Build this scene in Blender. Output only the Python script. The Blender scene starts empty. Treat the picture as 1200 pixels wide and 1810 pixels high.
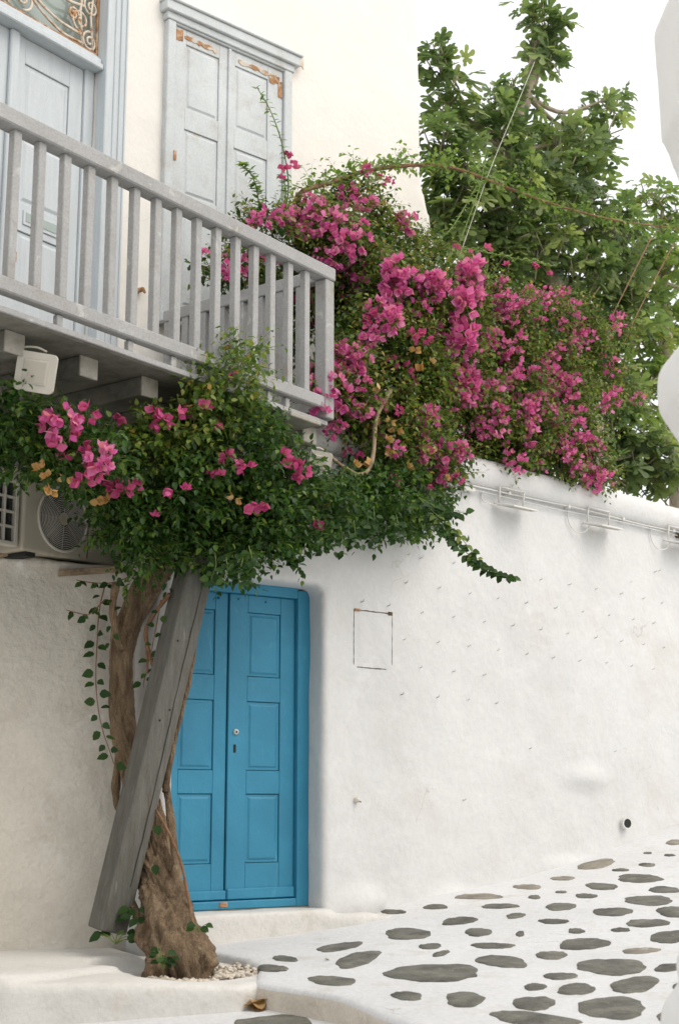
import bpy, bmesh, math, random
import numpy as np
from mathutils import Vector, Matrix, noise as mnoise

random.seed(7); rng = np.random.default_rng(7)
sc = bpy.context.scene
col = sc.collection
rad = math.radians

# ------------------------------------------------------------------ camera, sky, sun, exposure
EYE = np.array([0.0, 0.0, 1.6]); PITCH = rad(11.6)
cd = bpy.data.cameras.new('camera'); cam = bpy.data.objects.new('camera', cd); col.objects.link(cam)
cam.location = EYE; cam.rotation_euler = (rad(90) + PITCH, 0, 0)
cd.sensor_fit = 'VERTICAL'; cd.sensor_height = 36; cd.lens = 50; cd.clip_start = .05; cd.clip_end = 3000
cd.dof.use_dof = True; cd.dof.focus_distance = 9.0; cd.dof.aperture_fstop = 4.0
sc.camera = cam
SUN_EL, SUN_AZ = 52, 118          # azimuth clockwise from the viewing direction
w = bpy.data.worlds.new('World'); sc.world = w; w.use_nodes = True
nt = w.node_tree; nt.nodes.clear()
sky = nt.nodes.new('ShaderNodeTexSky'); sky.sky_type = 'NISHITA'; sky.sun_disc = False
sky.sun_elevation = rad(SUN_EL); sky.sun_rotation = rad(SUN_AZ)
sky.air_density = 1.0; sky.dust_density = 6.0; sky.ozone_density = 1.0; sky.altitude = 0
bg = nt.nodes.new('ShaderNodeBackground'); bg.inputs['Strength'].default_value = .15
wo = nt.nodes.new('ShaderNodeOutputWorld')
veil = nt.nodes.new('ShaderNodeMix'); veil.data_type = 'RGBA'; veil.inputs[0].default_value = .72      # even bright cloud veil over the whole sky
veil.inputs[7].default_value = (8.4, 8.35, 8.2, 1)
nt.links.new(sky.outputs[0], veil.inputs[6]); nt.links.new(veil.outputs[2], bg.inputs[0]); nt.links.new(bg.outputs[0], wo.inputs[0])
sd = bpy.data.lights.new('sun', 'SUN'); so = bpy.data.objects.new('sun', sd); col.objects.link(so)
sd.energy = .7; sd.angle = rad(40); sd.color = (1, .95, .88)
sdir = Vector((math.sin(rad(SUN_AZ))*math.cos(rad(SUN_EL)), math.cos(rad(SUN_AZ))*math.cos(rad(SUN_EL)), math.sin(rad(SUN_EL))))
so.rotation_euler = (-sdir).to_track_quat('-Z', 'Y').to_euler(); so.location = (6, -2, 12)
vs = sc.view_settings; vs.view_transform = 'Standard'; vs.look = 'None'; vs.gamma = 1; vs.use_curve_mapping = False
vs.exposure = 0.36
sc.cycles.max_bounces = 6; sc.cycles.diffuse_bounces = 3; sc.cycles.transmission_bounces = 4; sc.cycles.transparent_max_bounces = 8
sc.cycles.use_denoising = True

# ------------------------------------------------------------------ survey helpers (photo pixel -> direction, then met with a real plane)
FPX = 2513.
def ray(x, y):
    a = x - 600; b = 905 - y
    fw = FPX*math.cos(PITCH) - b*math.sin(PITCH)
    return np.array([a/fw, 1.0, (FPX*math.sin(PITCH) + b*math.cos(PITCH))/fw])
class Frame:
    """vertical reference plane: a along it (to the right, receding), b outward, c height"""
    def __init__(s, o, ang, off=0.):
        t = rad(ang); s.u = np.array([math.sin(t), math.cos(t), 0]); s.n = np.array([math.cos(t), -math.sin(t), 0])
        s.o = np.array([o[0], o[1], 0.]) + s.n*off; s.ang = ang
    def pt(s, a, b, c): return s.o + s.u*a + s.n*b + np.array([0, 0, c])
    def at(s, x, y, b=0.):
        r = ray(x, y); t = ((s.o + s.n*b - EYE) @ s.n)/(r @ s.n); return EYE + r*t
    def ac(s, x, y, b=0.):
        p = s.at(x, y, b) - s.o; return float(p @ s.u), float(p[2])
FA = Frame((-1.29, 9.48), 36.2)           # balcony door front
FB = Frame((-1.29, 9.48), 36.2, 1.49)     # outer edge of the balcony
FW = Frame((-1.38, 9.36), 48)             # window front
FD = Frame((-.1, 8.9), 55)                # street door wall
FR = Frame((-.1, 8.9), 46.5)              # long street wall
FL = Frame((-1.0, 8.60), 69)              # ground floor wall at the left
def depth_at(y, d): return d

# ------------------------------------------------------------------ materials
def nodes(name):
    m = bpy.data.materials.new(name); m.use_nodes = True; t = m.node_tree; t.nodes.clear(); return m, t
def N(t, typ, **kw):
    n = t.nodes.new(typ)
    for k, v in kw.items():
        if k in n.inputs: n.inputs[k].default_value = v
        else: setattr(n, k, v)
    return n
def L(t, a, b): t.links.new(a, b)
def ramp(t, fac, stops):
    r = t.nodes.new('ShaderNodeValToRGB'); e = r.color_ramp.elements
    while len(e) < len(stops): e.new(.5)
    for q, (p, c) in zip(e, stops): q.position = p; q.color = (*c, 1) if len(c) == 3 else c
    L(t, fac, r.inputs[0]); return r
def mixc(t, fac, a, b, mode='MIX'):
    m = t.nodes.new('ShaderNodeMix'); m.data_type = 'RGBA'; m.blend_type = mode
    for s, v in ((0, fac), (6, a), (7, b)):
        if isinstance(v, (int, float)): m.inputs[s].default_value = v
        elif isinstance(v, tuple): m.inputs[s].default_value = (*v, 1)
        else: L(t, v, m.inputs[s])
    return m.outputs[2]
def surf(name, base, vary=.06, scale=3., rough=.8, bump=.3, bscale=30., dist=.01, stain=None, stain_amt=(.55, .75), sscale=2.5, stretch=None, spec=.3, fine=0., st2=None, cracks=0.):
    """opaque material: base colour with a slow drift, optional shaped stains, fine relief"""
    m, t = nodes(name)
    out = N(t, 'ShaderNodeOutputMaterial'); p = N(t, 'ShaderNodeBsdfPrincipled'); L(t, p.outputs[0], out.inputs[0])
    p.inputs['Roughness'].default_value = rough; p.inputs['Specular IOR Level'].default_value = spec
    tc = N(t, 'ShaderNodeTexCoord'); co = tc.outputs['Object']
    if stretch:
        mp = N(t, 'ShaderNodeMapping'); mp.inputs['Scale'].default_value = stretch; L(t, co, mp.inputs[0]); co = mp.outputs[0]
    n1 = N(t, 'ShaderNodeTexNoise', Scale=scale, Detail=5., Roughness=.6); L(t, co, n1.inputs['Vector'])
    b = np.array(base); lo = tuple(np.clip(b*(1-vary*1.6), 0, 1)); hi = tuple(np.clip(b*(1+vary), 0, 1))
    c = ramp(t, n1.outputs[0], [(.3, lo), (.7, hi)]).outputs[0]
    if stain:
        n2 = N(t, 'ShaderNodeTexNoise', Scale=sscale, Detail=8., Roughness=.68); L(t, co, n2.inputs['Vector'])
        f = ramp(t, n2.outputs[0], [(stain_amt[0], (0, 0, 0)), (stain_amt[1], (1, 1, 1))]).outputs[0]
        c = mixc(t, f, c, stain)
    if st2:      # a second family of patches, streaks or specks with a shape of their own
        n5 = N(t, 'ShaderNodeTexNoise', Scale=st2[3], Detail=9., Roughness=.7, Distortion=.6)
        if len(st2) > 4:
            m5 = N(t, 'ShaderNodeMapping'); m5.inputs['Scale'].default_value = st2[4]; m5.inputs['Location'].default_value = (3.1, 7.7, 1.3); L(t, co, m5.inputs[0]); L(t, m5.outputs[0], n5.inputs['Vector'])
        else: L(t, co, n5.inputs['Vector'])
        c = mixc(t, ramp(t, n5.outputs[0], [(st2[1], (0, 0, 0)), (st2[2], (1, 1, 1))]).outputs[0], c, st2[0])
    if cracks:   # hairline cracks, only here and there
        vo = N(t, 'ShaderNodeTexVoronoi', feature='DISTANCE_TO_EDGE', Scale=.9); nd = N(t, 'ShaderNodeTexNoise', Scale=4., Detail=6.)
        L(t, co, nd.inputs['Vector']); mv = N(t, 'ShaderNodeVectorMath', operation='MULTIPLY_ADD'); L(t, nd.outputs['Color'], mv.inputs[0]); mv.inputs[1].default_value = (.35, .35, .35); L(t, co, mv.inputs[2]); L(t, mv.outputs[0], vo.inputs['Vector'])
        fc = ramp(t, vo.outputs['Distance'], [(0., (1, 1, 1)), (.0035, (0, 0, 0))]).outputs[0]
        nm = N(t, 'ShaderNodeTexNoise', Scale=1.1, Detail=3.); L(t, co, nm.inputs['Vector']); fm = ramp(t, nm.outputs[0], [(.55, (0, 0, 0)), (.62, (cracks,)*3)]).outputs[0]
        c = mixc(t, mixc(t, 1., fc, fm, 'MULTIPLY'), c, (.30, .27, .23))
    if fine:
        n4 = N(t, 'ShaderNodeTexNoise', Scale=bscale*4, Detail=3.); L(t, co, n4.inputs['Vector'])
        f4 = ramp(t, n4.outputs[0], [(.35, (1-fine,)*3), (.65, (1, 1, 1))]).outputs[0]
        c = mixc(t, 1., c, f4, 'MULTIPLY')
    L(t, c, p.inputs['Base Color'])
    n3 = N(t, 'ShaderNodeTexNoise', Scale=bscale, Detail=6., Roughness=.6); L(t, co, n3.inputs['Vector'])
    bp = N(t, 'ShaderNodeBump', Strength=bump, Distance=dist); L(t, n3.outputs[0], bp.inputs['Height']); L(t, bp.outputs[0], p.inputs['Normal'])
    return m
def wood(name, base, vary=.15, rough=.7, along='Z', stain=None, amt=(.55, .72), bump=.35):
    s = {'Z': (14, 14, 1.2), 'N': (5, 5, 5), 'X': (1.2, 14, 14)}[along]
    return surf(name, base, vary, 2.2, rough, bump, 9., .006, stain, amt, 2.0, s, fine=.12)
def leafmat(name, cols, trans=.35, rough=.45, tcol=1.5, spec=.4):
    m, t = nodes(name)
    out = N(t, 'ShaderNodeOutputMaterial'); p = N(t, 'ShaderNodeBsdfPrincipled', Roughness=rough)
    p.inputs['Specular IOR Level'].default_value = spec
    g = N(t, 'ShaderNodeNewGeometry'); oi = N(t, 'ShaderNodeObjectInfo')
    ad = N(t, 'ShaderNodeMath', operation='ADD'); L(t, g.outputs['Random Per Island'], ad.inputs[0]); L(t, oi.outputs['Random'], ad.inputs[1])
    fr = N(t, 'ShaderNodeMath', operation='FRACT'); L(t, ad.outputs[0], fr.inputs[0])
    c = ramp(t, fr.outputs[0], cols).outputs[0]
    L(t, c, p.inputs['Base Color'])
    tr = N(t, 'ShaderNodeBsdfTranslucent')
    tcn = mixc(t, 1., c, (tcol, tcol*1.05, tcol*.7), 'MULTIPLY'); L(t, tcn, tr.inputs[0])
    mx = N(t, 'ShaderNodeMixShader'); mx.inputs[0].default_value = trans
    L(t, p.outputs[0], mx.inputs[1]); L(t, tr.outputs[0], mx.inputs[2]); L(t, mx.outputs[0], out.inputs[0])
    return m
M = {}
M['plaster_warm'] = surf('plaster_warm', (.80, .775, .725), .03, 1.1, .9, .25, 9., .03, (.755, .715, .65), (.56, .78), .9, fine=.03, st2=((.74, .70, .64), .60, .72, 2.3, (1, 1, .5)), cracks=.25)
M['plaster_street'] = surf('plaster_street', (.655, .66, .655), .04, .9, .9, .4, 7., .03, (.60, .59, .56), (.52, .72), 1.1, fine=.04, st2=((.685, .69, .685), .52, .70, 2.6, (1, 1, 1.6)), cracks=.45)
M['plaster_low'] = surf('plaster_low', (.70, .66, .585), .07, 1.3, .95, .8, 11., .03, (.56, .50, .42), (.56, .78), 1.6, fine=.06, st2=((.76, .73, .67), .55, .66, 3.2), cracks=.5)
M['plaster_step'] = surf('plaster_step', (.66, .645, .61), .05, 2., .9, .4, 14., .02, (.50, .45, .38), (.56, .76), 3., fine=.06, st2=((.42, .36, .29), .64, .72, 7.))
M['plaster_plinth'] = surf('plaster_plinth', (.70, .685, .65), .05, 1.8, .9, .5, 12., .02, (.55, .51, .44), (.56, .76), 2.4, fine=.06, st2=((.45, .39, .32), .66, .74, 6.))
M['plaster_floor'] = surf('plaster_floor', (.665, .67, .672), .05, 1.6, .85, .5, 11., .02, (.54, .53, .50), (.53, .72), 3.2, fine=.08, st2=((.40, .38, .34), .655, .70, 9.), cracks=.6)
M['riser'] = surf('riser', (.62, .57, .49), .06, 3., .9, .4, 20., .02, (.42, .36, .29), (.55, .75), 4., fine=.1)
M['near_white'] = surf('near_white', (.80, .79, .77), .03, 1.5, .9, .35, 8., .03, (.6, .55, .46), (.66, .8), 5.)
M['grey_rail'] = surf('grey_rail', (.395, .395, .39), .08, 3., .75, .4, 20., .006, (.31, .285, .25), (.55, .74), 4., fine=.15, st2=((.50, .50, .48), .60, .66, 7.))
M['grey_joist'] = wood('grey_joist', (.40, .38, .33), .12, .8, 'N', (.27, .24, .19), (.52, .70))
M['under_shade'] = wood('under_shade', (.20, .195, .165), .15, .85, 'N', (.13, .12, .10), (.5, .7))  # joist grey darkened: the shade under the balcony put into the colour
M['grey_beam'] = surf('grey_beam', (.15, .148, .13), .16, 2.2, .8, .5, 9., .008, (.12, .105, .08), (.54, .68), 2.4, (14, 14, 1.2), fine=.2, st2=((.30, .28, .24), .62, .70, 1.6))
M['pale_blue'] = wood('pale_blue', (.57, .615, .64), .04, .6, 'Z', (.48, .50, .50), (.60, .8), .15)
M['pale_worn'] = surf('pale_worn', (.60, .635, .645), .06, 3., .65, .4, 18., .006, (.50, .49, .47), (.52, .70), 5., fine=.1, st2=((.55, .48, .40), .645, .68, 8.))
M['blue'] = surf('blue', (.040, .262, .42), .12, 1.4, .5, .35, 45., .004, (.032, .215, .36), (.48, .72), 2.2, spec=.4, fine=.08, st2=((.085, .33, .47), .60, .72, 3.5, (3, 3, .7)))
M['blue_dark'] = surf('blue_dark', (.02, .19, .36), .08, 2., .5, .25, 60., .004)
M['rust'] = surf('rust', (.40, .21, .10), .35, 14., .9, .6, 40., .01, (.55, .42, .30), (.5, .62), 20.)
M['iron'] = surf('iron', (.66, .58, .48), .1, 8., .7, .4, 50., .004, (.40, .20, .08), (.50, .62), 14.)
M['iron_rust'] = surf('iron_rust', (.60, .53, .44), .1, 12., .8, .5, 50., .004, (.36, .19, .09), (.42, .56), 16.)
M['dark'] = surf('dark', (.03, .03, .028), .1, 4, .8, .1)
M['brown'] = surf('brown', (.10, .07, .045), .2, 8, .8, .3)
M['steel'] = surf('steel', (.5, .5, .48), .1, 8, .35, .1)
M['stone'] = surf('stone', (.15, .148, .125), .28, 7., .8, .7, 38., .012, (.235, .225, .185), (.50, .68), 6., fine=.25, st2=((.50, .49, .46), .64, .70, 13.))
M['stone_pale'] = surf('stone_pale', (.27, .245, .20), .2, 9., .8, .6, 45., .01, (.36, .33, .28), (.52, .7), 7., fine=.18, st2=((.5, .48, .44), .62, .69, 13.))
M['pebble'] = surf('pebble', (.62, .55, .46), .25, 18., .8, .3, 60., .004)
M['soil'] = surf('soil', (.12, .085, .055), .3, 14., .95, .7, 40., .02)
M['ac'] = surf('ac', (.50, .46, .37), .06, 3., .6, .1, 20, .004, (.36, .31, .23), (.58, .75), 4)
M['lamp_case'] = surf('lamp_case', (.58, .55, .48), .05, 4., .5, .1, 20, .004, (.42, .38, .31), (.58, .75), 6)
M['lamp_glass'] = surf('lamp_glass', (.50, .47, .40), .05, 4., .25, .05)
M['white_metal'] = surf('white_metal', (.66, .66, .63), .05, 4., .55, .1, 20, .004, (.36, .29, .2), (.62, .74), 22)
M['rope'] = surf('rope', (.55, .53, .46), .1, 20., .8, .2)
M['plank'] = wood('plank', (.38, .29, .19), .25, .8, 'N', (.16, .11, .07), (.5, .65))
M['dry'] = leafmat('dry', [(0, (.30, .17, .07)), (.5, (.42, .27, .12)), (1, (.52, .36, .2))], .2)
M['red'] = surf('red', (.42, .035, .02), .2, 10, .4, .4, 30, .01, (.6, .4, .35), (.6, .7), 20)
M['bark'] = surf('bark', (.33, .235, .145), .3, 5., .9, 1., 26., .03, (.15, .095, .055), (.48, .66), 7., (3, 3, .8), fine=.4, st2=((.42, .34, .24), .58, .68, 4.))
M['bark_grey'] = surf('bark_grey', (.34, .29, .22), .2, 8., .9, .6, 30, .01)
M['twig'] = surf('twig', (.22, .12, .065), .25, 20., .8, .4, 60, .004)
M['twig_green'] = surf('twig_green', (.16, .22, .06), .2, 20., .7, .2)
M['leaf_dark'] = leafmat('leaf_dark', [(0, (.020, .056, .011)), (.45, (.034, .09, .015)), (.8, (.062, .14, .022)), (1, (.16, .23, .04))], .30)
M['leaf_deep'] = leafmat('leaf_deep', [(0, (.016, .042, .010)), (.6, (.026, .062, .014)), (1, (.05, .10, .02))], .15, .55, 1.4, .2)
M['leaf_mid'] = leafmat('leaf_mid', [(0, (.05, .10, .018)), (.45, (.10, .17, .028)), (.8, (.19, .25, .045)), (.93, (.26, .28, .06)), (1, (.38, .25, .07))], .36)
M['leaf_young'] = leafmat('leaf_young', [(0, (.08, .16, .03)), (.6, (.15, .25, .045)), (1, (.24, .30, .07))], .4)
M['fig'] = leafmat('fig', [(0, (.075, .12, .048)), (.5, (.135, .195, .075)), (.85, (.205, .265, .10)), (1, (.29, .34, .13))], .45, .5, 1.7, .4)
M['fig_pale'] = leafmat('fig_pale', [(0, (.11, .18, .055)), (.5, (.16, .24, .07)), (1, (.24, .29, .08))], .45, .55, 1.6, .3)
M['bract'] = leafmat('bract', [(0, (.56, .09, .32)), (.35, (.72, .15, .45)), (.7, (.80, .24, .54)), (.92, (.84, .36, .60)), (1, (.74, .26, .36))], .40, .6, 1.1, .2)
M['bract_red'] = leafmat('bract_red', [(0, (.45, .05, .19)), (.5, (.60, .095, .29)), (1, (.70, .17, .36))], .35, .6, 1.2, .2)
M['bract_dry'] = leafmat('bract_dry', [(0, (.45, .24, .08)), (.5, (.58, .36, .15)), (1, (.66, .47, .26))], .3, .7, 1.1, .1)
m, t = nodes('glass'); o_ = N(t, 'ShaderNodeOutputMaterial'); p_ = N(t, 'ShaderNodeBsdfPrincipled', Roughness=.08)
p_.inputs['Base Color'].default_value = (.30, .36, .33, 1); p_.inputs['Specular IOR Level'].default_value = .9; L(t, p_.outputs[0], o_.inputs[0]); M['glass'] = m
m, t = nodes('dark_glass'); o_ = N(t, 'ShaderNodeOutputMaterial'); p_ = N(t, 'ShaderNodeBsdfPrincipled', Roughness=.12)
p_.inputs['Base Color'].default_value = (.03, .035, .03, 1); L(t, p_.outputs[0], o_.inputs[0]); M['dark_glass'] = m

# ------------------------------------------------------------------ object helpers
def mesh(name, v, f, smooth=False):
    me = bpy.data.meshes.new(name); me.from_pydata([tuple(map(float, q)) for q in v], [], [tuple(q) for q in f])
    me.validate(); me.update()
    if smooth: me.polygons.foreach_set('use_smooth', [True]*len(me.polygons))
    return me
def trimesh(name, v, f, smooth=False):
    """fast mesh from numpy vertices and triangle indices"""
    me = bpy.data.meshes.new(name); v = np.asarray(v, np.float32); f = np.asarray(f, np.int32)
    me.vertices.add(len(v)); me.vertices.foreach_set('co', v.ravel())
    me.loops.add(f.size); me.loops.foreach_set('vertex_index', f.ravel())
    me.polygons.add(len(f)); me.polygons.foreach_set('loop_start', np.arange(0, f.size, 3, dtype=np.int32))
    me.polygons.foreach_set('loop_total', np.full(len(f), 3, np.int32))
    if smooth: me.polygons.foreach_set('use_smooth', np.ones(len(f), bool))
    me.update(calc_edges=True); return me
def link(name, me, mat=None, parent=None):
    o = bpy.data.objects.new(name, me); col.objects.link(o)
    if mat is not None and me is not None:
        mm = M[mat] if isinstance(mat, str) else mat
        if not me.materials: me.materials.append(mm)
    if parent is not None:
        o.parent = parent; o.matrix_parent_inverse = WI[parent.name]
    WI[o.name] = Matrix.Identity(4)
    return o
WI = {}
def tag(o, label=None, cat=None, group=None, kind=None):
    if label: o['label'] = label
    if cat: o['category'] = cat
    if group: o['group'] = group
    if kind: o['kind'] = kind
    return o
def thing(name, loc, label, cat, group=None):
    o = bpy.data.objects.new(name, None); col.objects.link(o); o.location = tuple(map(float, loc)); o.empty_display_size = .1
    WI[o.name] = Matrix.Translation(Vector(tuple(map(float, loc)))).inverted()
    return tag(o, label, cat, group)
CUBE_F = [(0, 3, 2, 1), (4, 5, 6, 7), (0, 1, 5, 4), (1, 2, 6, 5), (2, 3, 7, 6), (3, 0, 4, 7)]
def bxv(fr, a0, a1, b0, b1, c0, c1):
    return [fr.pt(a, b, c) for a, b, c in ((a0, b0, c0), (a1, b0, c0), (a1, b1, c0), (a0, b1, c0), (a0, b0, c1), (a1, b0, c1), (a1, b1, c1), (a0, b1, c1))]
def fixn(me):
    bm = bmesh.new(); bm.from_mesh(me); bmesh.ops.recalc_face_normals(bm, faces=bm.faces); bm.to_mesh(me); bm.free(); return me
def boxes(name, lst, mat, parent, bev=.004, jit=0., segs=1):
    """one part made of bevelled boxes; each item = 8 corners"""
    bm = bmesh.new()
    for c8 in lst:
        q = [bm.verts.new(Vector(map(float, p)) + Vector([random.uniform(-jit, jit) for _ in range(3)])) for p in c8]
        for f in CUBE_F: bm.faces.new([q[i] for i in f])
    bmesh.ops.recalc_face_normals(bm, faces=bm.faces)
    if bev: bmesh.ops.bevel(bm, geom=list(bm.edges), offset=bev, segments=segs, affect='EDGES', clamp_overlap=True, profile=.5)
    me = bpy.data.meshes.new(name); bm.to_mesh(me); bm.free()
    return link(name, me, mat, parent)
def box(name, fr, a0, a1, b0, b1, c0, c1, mat, parent, bev=.004, jit=0., segs=1):
    return boxes(name, [bxv(fr, a0, a1, b0, b1, c0, c1)], mat, parent, bev, jit, segs)
def sweep(path, radii, sides=6, cap=True, squash=None):
    P = np.asarray(path, float); n = len(P); R = np.broadcast_to(np.asarray(radii, float), (n,))
    T = np.gradient(P, axis=0); T /= np.linalg.norm(T, axis=1)[:, None] + 1e-12
    up = np.array([0, 0, 1.]) if abs(T[0][2]) < .9 else np.array([1., 0, 0])
    x = np.cross(up, T[0]); x /= np.linalg.norm(x); V = []; F = []
    for i in range(n):
        x = x - T[i]*(x @ T[i]); x /= np.linalg.norm(x); y = np.cross(T[i], x)
        for k in range(sides):
            a = 2*math.pi*k/sides; V.append(P[i] + R[i]*(math.cos(a)*x + math.sin(a)*y))
    for i in range(n-1):
        for k in range(sides):
            a, b = i*sides + k, i*sides + (k+1) % sides; F.append((a, b, b+sides, a+sides))
    if cap: F.append(tuple(range(sides-1, -1, -1))); F.append(tuple((n-1)*sides + k for k in range(sides)))
    return V, F
def join(parts):
    V = []; F = []
    for v, f in parts:
        o = len(V); V += list(v); F += [tuple(i+o for i in q) for q in f]
    return V, F
def smooth_path(pts, n=8):
    P = np.asarray(pts, float); out = []
    Q = np.vstack([2*P[0]-P[1], P, 2*P[-1]-P[-2]])
    for i in range(1, len(Q)-2):
        for k in range(n):
            s = k/n; p0, p1, p2, p3 = Q[i-1], Q[i], Q[i+1], Q[i+2]
            out.append(.5*((2*p1) + (-p0+p2)*s + (2*p0-5*p1+4*p2-p3)*s*s + (-p0+3*p1-3*p2+p3)*s**3))
    out.append(P[-1]); return np.array(out)
def tube(name, path, r, mat, parent, sides=6, sm=0):
    if sm: path = smooth_path(path, sm)
    r = np.interp(np.linspace(0, 1, len(path)), np.linspace(0, 1, len(r)), r) if hasattr(r, '__len__') else r
    v, f = sweep(path, r, sides); return link(name, mesh(name, v, f, True), mat, parent)
def prism(poly, z0, z1):
    n = len(poly); v = [(p[0], p[1], z0) for p in poly] + [(p[0], p[1], z1) for p in poly]
    return v, [tuple(range(n-1, -1, -1)), tuple(range(n, 2*n))] + [(i, (i+1) % n, n+(i+1) % n, n+i) for i in range(n)]
def extr(fr, poly, b0, b1):
    """profile in (a, c) pushed through from b0 to b1"""
    n = len(poly); v = [fr.pt(a, b0, c) for a, c in poly] + [fr.pt(a, b1, c) for a, c in poly]
    return v, [tuple(range(n-1, -1, -1)), tuple(range(n, 2*n))] + [(i, (i+1) % n, n+(i+1) % n, n+i) for i in range(n)]
def evaluated(o):
    dg = bpy.context.evaluated_depsgraph_get(); return bpy.data.meshes.new_from_object(o.evaluated_get(dg))
def plaster(name, solids, mat, parent, voxel=.03, cuts=(), smooth=4, amps=((.012, 1.6), (.004, 7.)), bumps=()):
    """lumpy hand-laid plaster: overlapping solids fused, cut, softened and made uneven"""
    tmp = []
    v, f = join(solids); o = link('tmp', fixn(mesh('tmp', v, f))); tmp.append(o)
    a = o.modifiers.new('r', 'REMESH'); a.mode = 'VOXEL'; a.voxel_size = voxel
    for cv, cf in cuts:
        c = link('tmpc', fixn(mesh('tmpc', cv, cf))); tmp.append(c)
        b = o.modifiers.new('b', 'BOOLEAN'); b.operation = 'DIFFERENCE'; b.object = c; b.solver = 'EXACT'
    if cuts:
        a = o.modifiers.new('r2', 'REMESH'); a.mode = 'VOXEL'; a.voxel_size = voxel
    s = o.modifiers.new('s', 'SMOOTH'); s.iterations = smooth; s.factor = .5
    me = evaluated(o); me.name = name
    for q in tmp:
        md = q.data; bpy.data.objects.remove(q); bpy.data.meshes.remove(md)
    n = len(me.vertices); co = np.empty(n*3, np.float32); me.vertices.foreach_get('co', co); co = co.reshape(-1, 3)
    no = np.empty(n*3, np.float32); me.vertices.foreach_get('normal', no); no = no.reshape(-1, 3)
    d = np.zeros(n)
    for amp, sca in amps:
        d += amp*np.array([mnoise.noise(Vector(p)*sca) for p in co.tolist()])
    for c, r, h in bumps:
        q = np.linalg.norm((co - np.array(c))/np.array(r), axis=1); d += h*np.clip(1-q, 0, 1)**2*(3-2*np.clip(1-q, 0, 1))
    co = co + no*d[:, None]; me.vertices.foreach_set('co', co.ravel().astype(np.float32))
    me.polygons.foreach_set('use_smooth', [True]*len(me.polygons)); me.update(); me.materials.clear()
    return link(name, me, mat, parent)

# ================================================================== THE STREET
TG = np.array([-9, -6, -3, -1.5, -.75, -.3, .0, .3, .84, 1.75, 2.53, 3.8, 5.2, 8]); ZG = np.array([.02, .20, .60, .770, .828, .842, .858, .905, 1.005, 1.075, 1.19, 1.44, 1.74, 2.3])
def gz(x, y):
    t = (x+.1)*FR.u[0] + (y-8.9)*FR.u[1]
    return sum(np.interp(t+d, TG, ZG) for d in (-.3, -.15, 0, .15, .3))/5
RY = np.array([-2, 0, 2, 4, 5, 5.6, 6.1, 6.6, 7.1, 7.5, 7.8, 8.1, 8.35, 12]); RX = np.array([3.2, 2.5, 1.8, 1.1, .7, .43, .21, 0, -.42, -.40, -.50, -.72, -.95, -.95])
DROP = .115
def wob(x, y, a=.006, s=1.7): return a*mnoise.noise(Vector((x*s, y*s, .3))) + a*.4*mnoise.noise(Vector((x*s*4, y*s*4, 2.)))
def ground_z(x, y): return float(gz(x, y)) + wob(x, y)
def low_z(x, y): return float(gz(x, y)) - DROP + wob(x, y, .005, 2.3)
def on_ground(px, py, fn=ground_z):
    r = ray(px, py); lo, hi = 1., 16.
    d = 2.
    while d < 16:
        p = EYE + r*d
        if p[2] < fn(p[0], p[1]): hi = d; lo = d-.1; break
        d += .1
    for _ in range(18):
        mid = (lo+hi)/2; p = EYE + r*mid
        if p[2] < fn(p[0], p[1]): hi = mid
        else: lo = mid
    return EYE + r*hi
# upper paving, with a rolled front edge and the riser below it
ys = np.concatenate([np.arange(-2, 4.9, .25), np.arange(4.9, 12.6, .06)]); V = []; F = []
offs = [(-.004, -.30), (-.004, -.06), (0, -.022), (.010, -.006), (.03, 0)]
cols_ = np.concatenate([np.arange(.08, 3.2, .07), np.arange(3.2, 9, .3)])
nc = len(offs) + len(cols_)
for y in ys:
    rx = float(np.interp(y, RY, RX)) + .018*mnoise.noise(Vector((y*3, 0, 0)))
    for dx, dz in offs: V.append((rx+dx, y, ground_z(rx+dx, y)+dz))
    for c in cols_: V.append((rx+c, y, ground_z(rx+c, y)))
riser_f = []
for i in range(len(ys)-1):
    for k in range(nc-1):
        q = (i*nc+k, i*nc+k+1, (i+1)*nc+k+1, (i+1)*nc+k); F.append(q); riser_f.append(1 if k < 2 and ys[i] < 7.1 else 0)
me = mesh('street', V, F, True); me.materials.append(M['plaster_floor']); me.materials.append(M['riser'])
me.polygons.foreach_set('material_index', riser_f)
street = tag(link('street', me), kind='structure')
xs = np.concatenate([[-60, -20, -8], np.arange(-4, 3.4, .12)]); yl = np.concatenate([[-60, -20, -6], np.arange(-3, 7.6, .12)]); V = []; F = []
for y in yl:
    for x in xs: V.append((x, y, low_z(max(x, -6), max(y, -4)) if x > -10 and y > -8 else -.3))
n = len(xs)
for i in range(len(yl)-1):
    for k in range(n-1): F.append((i*n+k, i*n+k+1, (i+1)*n+k+1, (i+1)*n+k))
lower = tag(link('lower_street', mesh('lower_street', V, F, True), 'plaster_floor'), kind='structure')
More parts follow.
